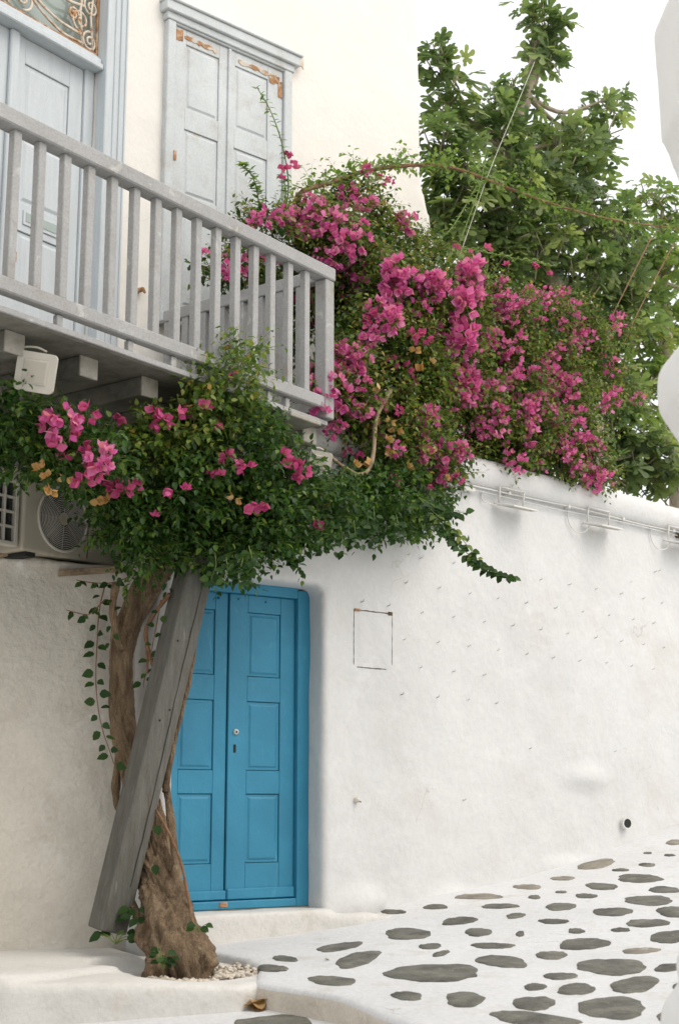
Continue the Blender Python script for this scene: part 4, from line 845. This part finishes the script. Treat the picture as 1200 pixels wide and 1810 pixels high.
tendril([(186, 1035, 8.0), (176, 1080, 8.05), (172, 1140, 8.08), (170, 1200, 8.09), (174, 1250, 8.09), (182, 1290, 8.08), (192, 1320, 8.05), (202, 1350, 8.03)], .062, bg1, gap=.043)
tendril([(186, 1060, 8.0), (160, 1085, 8.0), (140, 1084, 8.0), (118, 1078, 8.0)], .05, bg1, gap=.04)
tendril([(230, 1020, 7.9), (200, 1030, 7.95), (165, 1030, 7.98), (135, 1025, 8.0)], .05, bg1, gap=.04)
tendril([(205, 1040, 7.95), (200, 1090, 7.95), (196, 1135, 7.95)], .05, bg1, gap=.06)
tendril([(285, 1060, 7.95), (278, 1100, 8.0), (268, 1150, 8.05), (258, 1190, 8.05)], .05, bg1, gap=.05)
tendril([(262, 1180, 8.05), (256, 1200, 8.05), (254, 1215, 8.05)], .055, bg1, gap=.025)
tendril([(740, 880, 8.8), (775, 915, 8.75), (795, 945, 8.72), (815, 968, 8.72), (840, 990, 8.72), (870, 1008, 8.74), (905, 1022, 8.76)], .055, bg1, leaf_me, .018, .004, 'twig_green', 2, .6)
tendril([(740, 880, 8.8), (790, 905, 8.75), (820, 905, 8.73)], .055, bg1, leaf_me, .022, .004, 'twig_green', 2, .6)
tendril([(760, 900, 8.75), (800, 935, 8.72), (826, 965, 8.72), (850, 1000, 8.72)], .05, bg1, leaf_me2, .03, .003, 'twig_green', 2, .6)
for q in ((600, 960), (625, 955), (650, 945), (700, 945), (660, 930), (570, 965), (540, 970), (515, 985), (400, 1020), (430, 1020), (380, 1010), (440, 1000)):
    Yq = 8.3 if q[0] > 500 else 7.75
    tendril([(q[0], q[1]-35, Yq), (q[0]+random.uniform(-6, 6), q[1]-10, Yq), (q[0]+random.uniform(-8, 8), q[1]+12, Yq)], .05, bg1, leaf_me, .022, .003, 'twig_green', 2, .7)
for x_, y_, Y in ((278, 1458, 7.78), (274, 1528, 7.72), (298, 1690, 7.35)): place_leaf(pxy(x_, y_, Y), (.2, -.2, -1), (0, -1, .3), .055, bg1)

# ---------------------------------------------------------------- the flowering bougainvillea on the terrace behind the wall
bg2 = thing('bougainvillea', FR.pt(1.2, -.9, 3.2), 'magenta flowering bougainvillea spilling over the street wall beside the balcony', 'bougainvillea')
UP = [(480,400,42,30,-.30,.55,'mid'),(560,400,62,42,-.35,.5,'mid'),(640,365,45,45,-.45,.45,'mid'),(600,440,80,45,-.3,.5,'mid'),(690,430,60,45,-.45,.35,'mid'),(745,440,40,25,-.6,.2,'mid'),(430,470,60,28,-.55,.5,'mid'),(500,550,60,70,-.75,.12,'small'),(600,540,45,80,-.5,.12,'small'),(560,480,60,40,-.5,.35,'mid'),(640,510,50,50,-.35,.35,'mid'),
      (705,500,45,42,.05,.9,'big'),(745,530,60,40,.05,.6,'big'),(815,505,42,35,.05,.8,'big'),(810,560,50,45,.08,.6,'big'),(660,590,45,50,.06,.55,'mid'),(620,650,50,45,.08,.55,'mid'),(575,700,35,45,.10,.75,'mid'),(620,730,45,50,.1,.45,'mid'),(720,610,60,45,.08,.4,'mid'),(735,670,65,50,.1,.18,'small'),(810,630,42,45,.08,.7,'big'),(835,690,42,45,.06,.7,'big'),(790,690,40,50,.05,.25,'mid'),(690,740,70,45,.12,.3,'mid'),(750,750,45,35,.12,.6,'mid'),(680,790,80,28,.12,.2,'small'),(760,800,22,35,.15,.4,'mid'),(805,800,26,14,.12,.8,'mid'),(790,840,32,18,.12,.5,'mid'),
      (880,545,65,42,-.15,.5,'far'),(950,560,65,40,-.25,.55,'far'),(1000,560,50,35,-.35,.5,'far'),(890,610,65,45,-.1,.4,'far'),(960,640,65,40,-.15,.65,'far'),(1020,610,55,45,-.3,.35,'far'),(1085,580,22,22,-.4,.5,'far'),(910,680,55,40,-.05,.5,'far'),(990,690,50,30,-.1,.5,'far'),(1060,710,30,22,-.2,.6,'far'),(860,740,60,50,-.05,.35,'far'),(930,750,65,45,-.0,.5,'far'),(1000,770,55,40,.0,.55,'far'),(1040,800,36,30,.02,.6,'far'),(1055,845,25,18,.06,.7,'far'),(890,800,75,30,-.02,.25,'far'),(980,815,60,28,.0,.4,'far'),(1120,705,18,12,-.4,.6,'far'),(1060,660,35,35,-.4,.3,'far')]
P_ = {'a': [], 'b': [], 'c': []}; D_ = {'a': [], 'b': [], 'c': []}; fl = []
for cx, cy, rx, ry, off, ff, kd in UP:
    c = FR.at(cx, cy, off); k = PX(c); R = np.array([rx*k, (rx+ry)/2*k*.8, ry*k])
    n = int(.044*rx*ry*(c[1]/8.5)**2) + 5; p, d = blob_points(c, R*.85, n); d = d*np.array([1, 1, .8]) + np.array([0, -.2, .3]); key = 'b' if kd == 'far' or cx < 600 else 'a'
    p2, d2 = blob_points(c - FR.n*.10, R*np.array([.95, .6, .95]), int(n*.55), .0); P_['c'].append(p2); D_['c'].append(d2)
    P_[key].append(p); D_[key].append(d)
    ar = {'big': 1500, 'mid': 800, 'small': 700, 'far': 560}[kd]
    for _ in range(int(round(ff*math.pi*rx*ry/ar*1.25 + random.random()*.6))): fl.append((kd, surf_pt(c, R)))
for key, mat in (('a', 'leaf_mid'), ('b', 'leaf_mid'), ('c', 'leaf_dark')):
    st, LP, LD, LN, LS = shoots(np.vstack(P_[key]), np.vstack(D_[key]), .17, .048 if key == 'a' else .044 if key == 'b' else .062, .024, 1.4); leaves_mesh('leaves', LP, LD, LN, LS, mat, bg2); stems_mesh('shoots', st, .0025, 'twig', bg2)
random.shuffle(fl); fl = fl[:int(len(fl)*.5)]
FAR_ = [(925,545),(900,555),(880,535),(995,527),(970,535),(945,535),(985,570),(950,570),(1032,605),(1022,596),(1092,570),(1085,585),(1062,635),(1080,650),(910,630),(925,638),(940,645),(953,652),(965,660),(978,668),(990,675),(1000,681),(1010,686),(870,600),(890,615),(1065,710),(1078,714),(1125,705),(975,702),(1000,715),(940,740),(930,728),(855,760),(845,750),(885,755),(985,745),(1020,757),(1020,780),(1050,795),(1040,785),(1015,810),(1030,820),(1065,845),(1050,855),(935,770),(960,790),(920,820),(950,830),(980,760),(900,670),(880,670),(920,550),(895,535),(1000,800),(1035,840),(990,785)]
MID_ = [(694,529,26),(688,546,22),(742,544,18),(763,574,12),(666,557,11),(653,568,11),(664,581,14),(660,596,20),(792,583,18),(779,613,20),(748,595,13),(731,594,11),(722,650,11),(596,657,15),(558,688,16),(582,698,16),(596,678,15),(608,710,25),(564,713,11),(573,739,22),(602,757,17),(585,768,14),(640,681,14),(657,714,15),(708,725,10),(666,745,10),(742,748,18),(748,771,15),(701,795,15),(780,827,14),(789,841,12),(809,846,9),(698,850,10),(636,805,9),(615,800,9),(505,385,18),(470,390,18),(450,400,16),(525,400,18),(560,375,18),(590,385,20),(620,375,20),(650,360,16),(545,410,20),(580,420,22),(610,430,22),(640,430,20),(660,460,20),(600,455,20),(630,480,20),(570,450,18),(690,465,18),(640,500,20),(365,455,16),(395,465,16),(430,465,18),(415,490,16),(876,600,20),(865,592,16),(640,640,16),(625,625,14),(646,610,16),(630,660,14),(695,640,10)]
BIG_ = [(701,479,30),(698,505,26),(727,496,24),(757,503,25),(773,500,22),(828,488,28),(813,498,22),(818,542,31),(826,520,24),(696,568,25),(820,600,34),(809,620,27),(848,635,24),(836,622,20),(813,678,30),(831,676,26),(824,694,25),(757,739,25),(746,803,18),(815,797,20),(797,797,16)]
ub = [(FR.at(b[0], b[1], b[4]), b) for b in UP]
def front_of(x_, y_):
    c, b = min(ub, key=lambda q: ((q[1][0]-x_)/q[1][2])**2 + ((q[1][1]-y_)/q[1][3])**2); k = PX(c); return c[1] - (b[2]+b[3])/2*k*.8*.9 - .07
ex_ = []
for x_, y_ in FAR_: ex_.append(('far', EYE + ray(x_, y_)*front_of(x_, y_), 1.15))
for x_, y_, r_ in MID_: ex_.append(('mid' if r_ > 13 else 'small', EYE + ray(x_, y_)*front_of(x_, y_), r_/(19. if r_ > 13 else 11.)))
for x_, y_, r_ in BIG_: ex_.append(('big', EYE + ray(x_, y_)*(front_of(x_, y_)-.03), r_/30.))
fl = [(a, b, 1.) for a, b in fl]
fl = ex_ + fl
for kd, p, q_ in fl[:290]: flower(kd, p, bg2, q_)
if len(fl) > 290:
    VV = []; FF_ = []; cnt = 0
    for kd, p, q_ in fl[290:]:
        me = random.choice(CL[kd]); q = np.empty(len(me.vertices)*3, np.float32); me.vertices.foreach_get('co', q); q = q.reshape(-1, 3) + p; f = np.empty(len(me.loops), np.int32); me.loops.foreach_get('vertex_index', f); VV.append(q); FF_.append(f.reshape(-1, 3) + cnt); cnt += len(q)
    o = link('more_flower_clusters', trimesh('more_flower_clusters', np.vstack(VV), np.vstack(FF_), True), 'bract', bg2); o['kind'] = 'stuff'
for x_, y_ in ((690,745),(700,760),(684,780),(672,690),(770,800),(785,845),(760,640),(745,655),(655,820),(720,830),(690,800),(735,620),(628,825)): flower('dry', FR.at(x_, y_, .3), bg2, 1.1)
# stems of that plant
def rstem(pts, r0, r1, mat='twig', name='branch', parent=bg2):
    p = smooth_path([FR.at(x_, y_, b) for x_, y_, b in pts], 6); n = len(p); v, f = sweep(p, np.linspace(r0, r1, n)*(1 + .1*np.sin(np.arange(n))), 7); return p, link(name, mesh(name, v, f, True), mat, parent)
main, _ = rstem([(640, 800, -.3), (560, 560, -.5), (520, 365, -.45), (590, 322, -.5), (660, 300, -.55), (740, 292, -.6), (800, 297, -.65), (860, 318, -.7), (930, 345, -.75), (1000, 368, -.8), (1080, 388, -.85), (1160, 400, -.9), (1230, 405, -.9)], .022, .008)
rstem([(690, 690, .2), (665, 740, .25), (660, 800, .28), (650, 832, .3), (630, 838, .28), (600, 820, .2), (575, 800, .1)], .016, .012, 'plank')
rstem([(1150, 420, -.85), (1120, 480, -.7), (1090, 540, -.6), (1060, 600, -.45)], .008, .004); rstem([(1190, 430, -.85), (1130, 545, -.7), (1100, 610, -.55)], .007, .004)
for q in ([(900, 800, -.3), (880, 640, -.3), (860, 540, -.3)], [(900, 800, -.3), (980, 700, -.25), (1040, 590, -.35)], [(680, 800, -.1), (720, 640, 0), (710, 500, 0)], [(680, 800, -.1), (800, 680, 0), (815, 520, 0)]): rstem(q, .02, .008, 'bark')
# leaves along the long arching branch and the upright sprays
i0 = int(len(main)*.17); sel = main[i0:]
PP = np.repeat(sel, 3, axis=0) + rng.normal(0, .02, (len(sel)*3, 3)); DD = rng.normal(0, .6, PP.shape) + np.array([0, -.1, .35])
st, LP, LD, LN, LS = shoots(PP, DD, .19, .056, .028, 1.); leaves_mesh('branch_leaves', LP, LD, LN, LS, 'leaf_young', bg2); stems_mesh('branch_shoots', st, .002, 'twig_green', bg2)
def spray(pts, s, me_mat, nl, off_parent=bg2):
    p, _ = rstem(pts, .006, .003, 'twig_green', 'spray'); PP = p[::2]; 
    LPs = []; LDs = []; LNs = []; LSs = []
    for i, q in enumerate(p):
        for sgn in (-1, 1):
            for _ in range(nl):
                LPs.append(q + rng.normal(0, .008, 3)); LDs.append((sgn*.8 + random.gauss(0, .3), random.gauss(-.2, .3), random.gauss(.1, .4))); LNs.append((random.gauss(0, .4), -.6, .7)); LSs.append(s*random.uniform(.6, 1.1))
    leaves_mesh('spray_leaves', np.array(LPs), np.array(LDs, float), np.array(LNs, float), np.array(LSs), me_mat, bg2)
spray([(500, 390, -.35), (510, 330, -.35), (500, 260, -.35), (480, 200, -.35), (455, 155, -.35)], .05, 'leaf_young', 1)
spray([(460, 385, -.35), (455, 340, -.35), (445, 310, -.35), (425, 290, -.35)], .052, 'leaf_young', 2)
spray([(500, 380, -.35), (505, 340, -.35), (500, 310, -.35)], .05, 'leaf_young', 1)
for x_, y_ in ((512,268),(520,282),(500,292),(508,300),(498,318),(522,300)): flower('one', FR.at(x_, y_, -.33), bg2, 1.1)
spray([(800, 460, -.6), (830, 380, -.6), (850, 320, -.65), (862, 240, -.7), (864, 225, -.7)], .045, 'leaf_young', 1)
spray([(770, 430, -.5), (800, 400, -.5), (830, 350, -.5), (845, 320, -.5)], .05, 'leaf_young', 1)
spray([(760, 445, -.5), (820, 440, -.5), (900, 455, -.5), (980, 470, -.5)], .045, 'leaf_young', 3)
for x_, y_ in ((805,440),(828,448),(860,440),(895,470),(948,465),(970,478),(820,470)): flower('one', FR.at(x_, y_, -.4), bg2, 1.)
spray([(590, 330, -.45), (640, 310, -.45), (680, 285, -.45), (700, 290, -.5)], .05, 'leaf_young', 2); spray([(670, 340, -.45), (690, 380, -.42), (720, 390, -.42), (735, 380, -.42)], .045, 'leaf_young', 2)
for x_, y_ in ((645,303),(652,298),(675,318),(626,350),(660,352),(690,320),(655,370),(560,365)): flower('small', FR.at(x_, y_, -.4), bg2, .9)

# ---------------------------------------------------------------- fig trees
def fig_tree(label, blobs, base, trunk, fr_off, mat, parts_max, size):
    t_ = thing('fig_tree', base, label, 'fig tree', 'fig trees behind the street wall')
    pos = []; dr = []; nr = []; ss = []
    v, f = sweep(smooth_path(trunk, 6), np.linspace(.11, .05, (len(trunk)-1)*6+1), 10); link('trunk', mesh('trunk', v, f, True), 'bark_grey', t_)
    nodes_ = np.array(trunk)
    for cx, cy, rx, ry, off in blobs:
        c = FR.at(cx, cy, fr_off + off); k = PX(c); R = np.array([rx*k, (rx+ry)/2*k, ry*k])
        j = nodes_[np.argmin(np.linalg.norm(nodes_ - c, axis=1) + (nodes_[:, 2] > c[2])*.6)]
        p = smooth_path([j, (j+c)/2 + np.array([0, 0, -.05]) + rng.normal(0, .06, 3), c], 5); v, f = sweep(p, np.linspace(.03, .012, len(p)), 6); link('branch', mesh('branch', v, f, True), 'bark_grey', t_)
        nt_ = max(3, int(rx*ry*(.0039 if cy < 300 else .0048))); tips, d = blob_points(c, R*.9, nt_, .3)
        for q, dd in zip(tips, d):
            ax = unit(dd*.7 + np.array([0, -.1, .7]) + rng.normal(0, .25, 3)); tw = np.array([q - ax*.28, q - ax*.1, q]); v, f = sweep(tw, [.008, .007, .006], 5); TW.append((v, f))
            m_ = random.randint(5, 8)
            for k2 in range(m_):
                ph = k2*2.4 + random.random(); a = np.cross(ax, [0, 0, 1.]); a /= np.linalg.norm(a)+1e-6; b = np.cross(ax, a); out = a*math.cos(ph) + b*math.sin(ph); s_ = size*random.uniform(.45, 1.2)
                ld = out*.85 + ax*random.uniform(.1, .8) + np.array([0, 0, -.15]); pos.append(q - ax*.03*k2 + unit(ld)*s_*.33); dr.append(ld); nr.append(ax*.6 + np.array([0, -.35, .4]) - out*.2 + rng.normal(0, .45, 3)); ss.append(s_)
    v, f = join(TW); o = link('twigs', mesh('twigs', v, f, True), 'bark_grey', t_); o['kind'] = 'stuff'; TW.clear()
    pos = np.array(pos); dr = np.array(dr); nr = np.array(nr); ss = np.array(ss)
    order = np.argsort(np.linalg.norm(pos - EYE, axis=1)); first = order[:parts_max]; rest = order[parts_max:]
    me = trimesh('fig_leaf', FGV, FGF, True); me.materials.append(M[mat])
    for i in first: place_leaf(pos[i], dr[i], nr[i], ss[i], t_, me, 'leaf')
    if len(rest): leaves_mesh('more_leaves', pos[rest], dr[rest], nr[rest], ss[rest], mat, t_, FGV, FGF)
    return t_
TW = []
FIG1 = [(775,115,40,45,0),(790,180,45,55,0),(775,250,35,60,.1),(955,30,50,45,0),(960,95,50,45,0),(930,150,50,40,0),(860,215,65,45,0),(905,235,60,55,0),(985,255,70,55,0),(820,290,65,55,.2),(890,320,80,60,.2),(980,330,80,60,.1),(1060,230,45,50,0),(1072,175,45,32,0),(1030,280,55,50,0),(800,380,60,60,.1),(870,410,80,60,0),(950,420,80,60,.1),(1040,380,70,60,0),(1090,400,55,45,0),(1000,480,90,55,0),(1080,480,60,55,0),(860,480,90,45,-.2),(940,520,90,50,-.4),(1090,560,60,60,-.1),(1060,640,60,60,-.2),(880,580,80,50,-.5),(960,620,80,60,-.5),(880,680,80,60,-.5),(970,720,80,60,-.5),(880,770,80,50,-.5),(1010,800,70,50,-.4),(1020,560,60,50,-.3),(1100,690,60,60,0),(1080,760,60,60,0),(1130,800,70,60,.1),(1090,830,60,35,.1),(1170,850,50,40,.15)]
fb = FR.at(1046, 900, -1.3); fb[2] = 3.0
fig_tree('large dark fig tree with lobed leaves rising behind the magenta flowers', FIG1, fb, [fb, FR.at(1048, 800, -1.25), FR.at(1044, 720, -1.3), FR.at(1020, 600, -1.5), FR.at(960, 450, -1.6), FR.at(905, 290, -1.6), FR.at(930, 170, -1.6), FR.at(955, 60, -1.6)], -1.55, 'fig', 300, .205)
FIG2 = [(1150,340,45,35,0),(1180,390,45,40,0),(1120,430,50,40,0),(1170,460,50,40,.1),(1140,520,55,45,0),(1185,560,35,40,0),(1130,600,55,45,0),(1150,660,50,45,.1),(1180,720,45,50,.2),(1150,760,45,40,.2),(1230,480,45,60,0),(1230,650,50,80,0),(1220,800,50,60,.1)]
fb2 = FR.at(1190, 900, -2.0); fb2[2] = 3.0
fig_tree('pale sunlit fig tree at the right edge behind the wall', FIG2, fb2, [fb2, FR.at(1195, 800, -2.0), FR.at(1180, 650, -2.1), FR.at(1170, 500, -2.2), FR.at(1165, 400, -2.2)], -2.2, 'fig_pale', 300, .20)
# terrace ground behind the wall, carrying the plants
tv_ = [FR.pt(a, b, 3.1) for a, b in ((-.2, -.45), (9, -.45), (9, -6), (-.2, -6))]
terr = tag(link('terrace', mesh('terrace', tv_, [(0, 1, 2, 3)]), 'soil'), kind='structure')
# clothes wire from the fig to the wall
wp = [FR.at(944, 110, -1.0), FR.at(905, 205, -.85), FR.at(862, 310, -.72), FR.at(805, 472, -.5)]
tag(tube('wire', wp, .0032, 'rope', None, 5, 4), 'thin taut wire slanting down in front of the fig tree', 'wire')

# ---------------------------------------------------------------- small plants and litter at the trunk foot
def sprout(p, label, n, s, spread, h_):
    t_ = thing('sprout', p, label, 'seedling', 'sprouts at the trunk foot')
    for k in range(n):
        a = random.uniform(0, 6.28); top = p + np.array([math.cos(a)*spread*random.uniform(.3, 1), math.sin(a)*spread*.6, h_*random.uniform(.3, 1)])
        v, f = sweep([p, (p+top)/2 + np.array([0, 0, .01]), top], [.003, .002, .0015], 4); link('stalk', mesh('stalk', v, f), 'twig_green', t_)
        place_leaf(top, (math.cos(a), -.3, random.uniform(-.6, .1)), (0, -.7, .8), s*random.uniform(.8, 1.2), t_)
sprout(pxy(205, 1668, 7.85), 'leafy sprig at the foot of the grey post', 8, .065, .11, .06)
sprout(pxy(250, 1640, 7.9), 'dark tuft of leaves between the grey post and the trunk', 12, .06, .09, .14)
sprout(pxy(290, 1712, 7.34), 'dark green tuft in front of the trunk base', 16, .04, .05, .10)
sprout(pxy(352, 1648, 7.45), 'small sprig beside the trunk near the door step', 8, .045, .05, .05)
def curl(p, s, mat, name, label, cat, n=3):
    V = []; F = []; cnt = 0
    for k in range(n):
        th_ = random.uniform(0, 6.28); K = 9
        for i in range(K):
            for j in range(5):
                u = i/(K-1)-.5; v = j/4-.5; wd = math.cos(u*2.6)*.6; x = u*s; y = v*s*wd; z = s*(.30*abs(v)*wd*2 + .22*math.sin(u*5+k) + .10*random.random() + .12*k)
                V.append((p[0] + x*math.cos(th_) - y*math.sin(th_), p[1] + x*math.sin(th_) + y*math.cos(th_), p[2] + .5*max(0, z) + .004))
        for i in range(K-1):
            for j in range(4): a = cnt + i*5 + j; F.append((a, a+1, a+6, a+5))
        cnt += K*5
    return tag(link(name, mesh(name, V, F, True), mat), label, cat)
def on_low(px, py): return on_ground(px, py, low_z)
curl(on_low(456, 1784), .13, 'dry', 'dry_leaves', 'crumpled dry leaves lying in the corner below the riser', 'dry leaves', 4)
curl(on_low(626, 1803), .17, 'red', 'wrapper', 'crumpled red wrapper at the bottom edge below the riser', 'wrapper', 3)
curl(on_ground(578, 1698), .026, 'brown', 'seed_pod', 'small brown seed pod on the white mortar near the kerb', 'seed pod', 2)
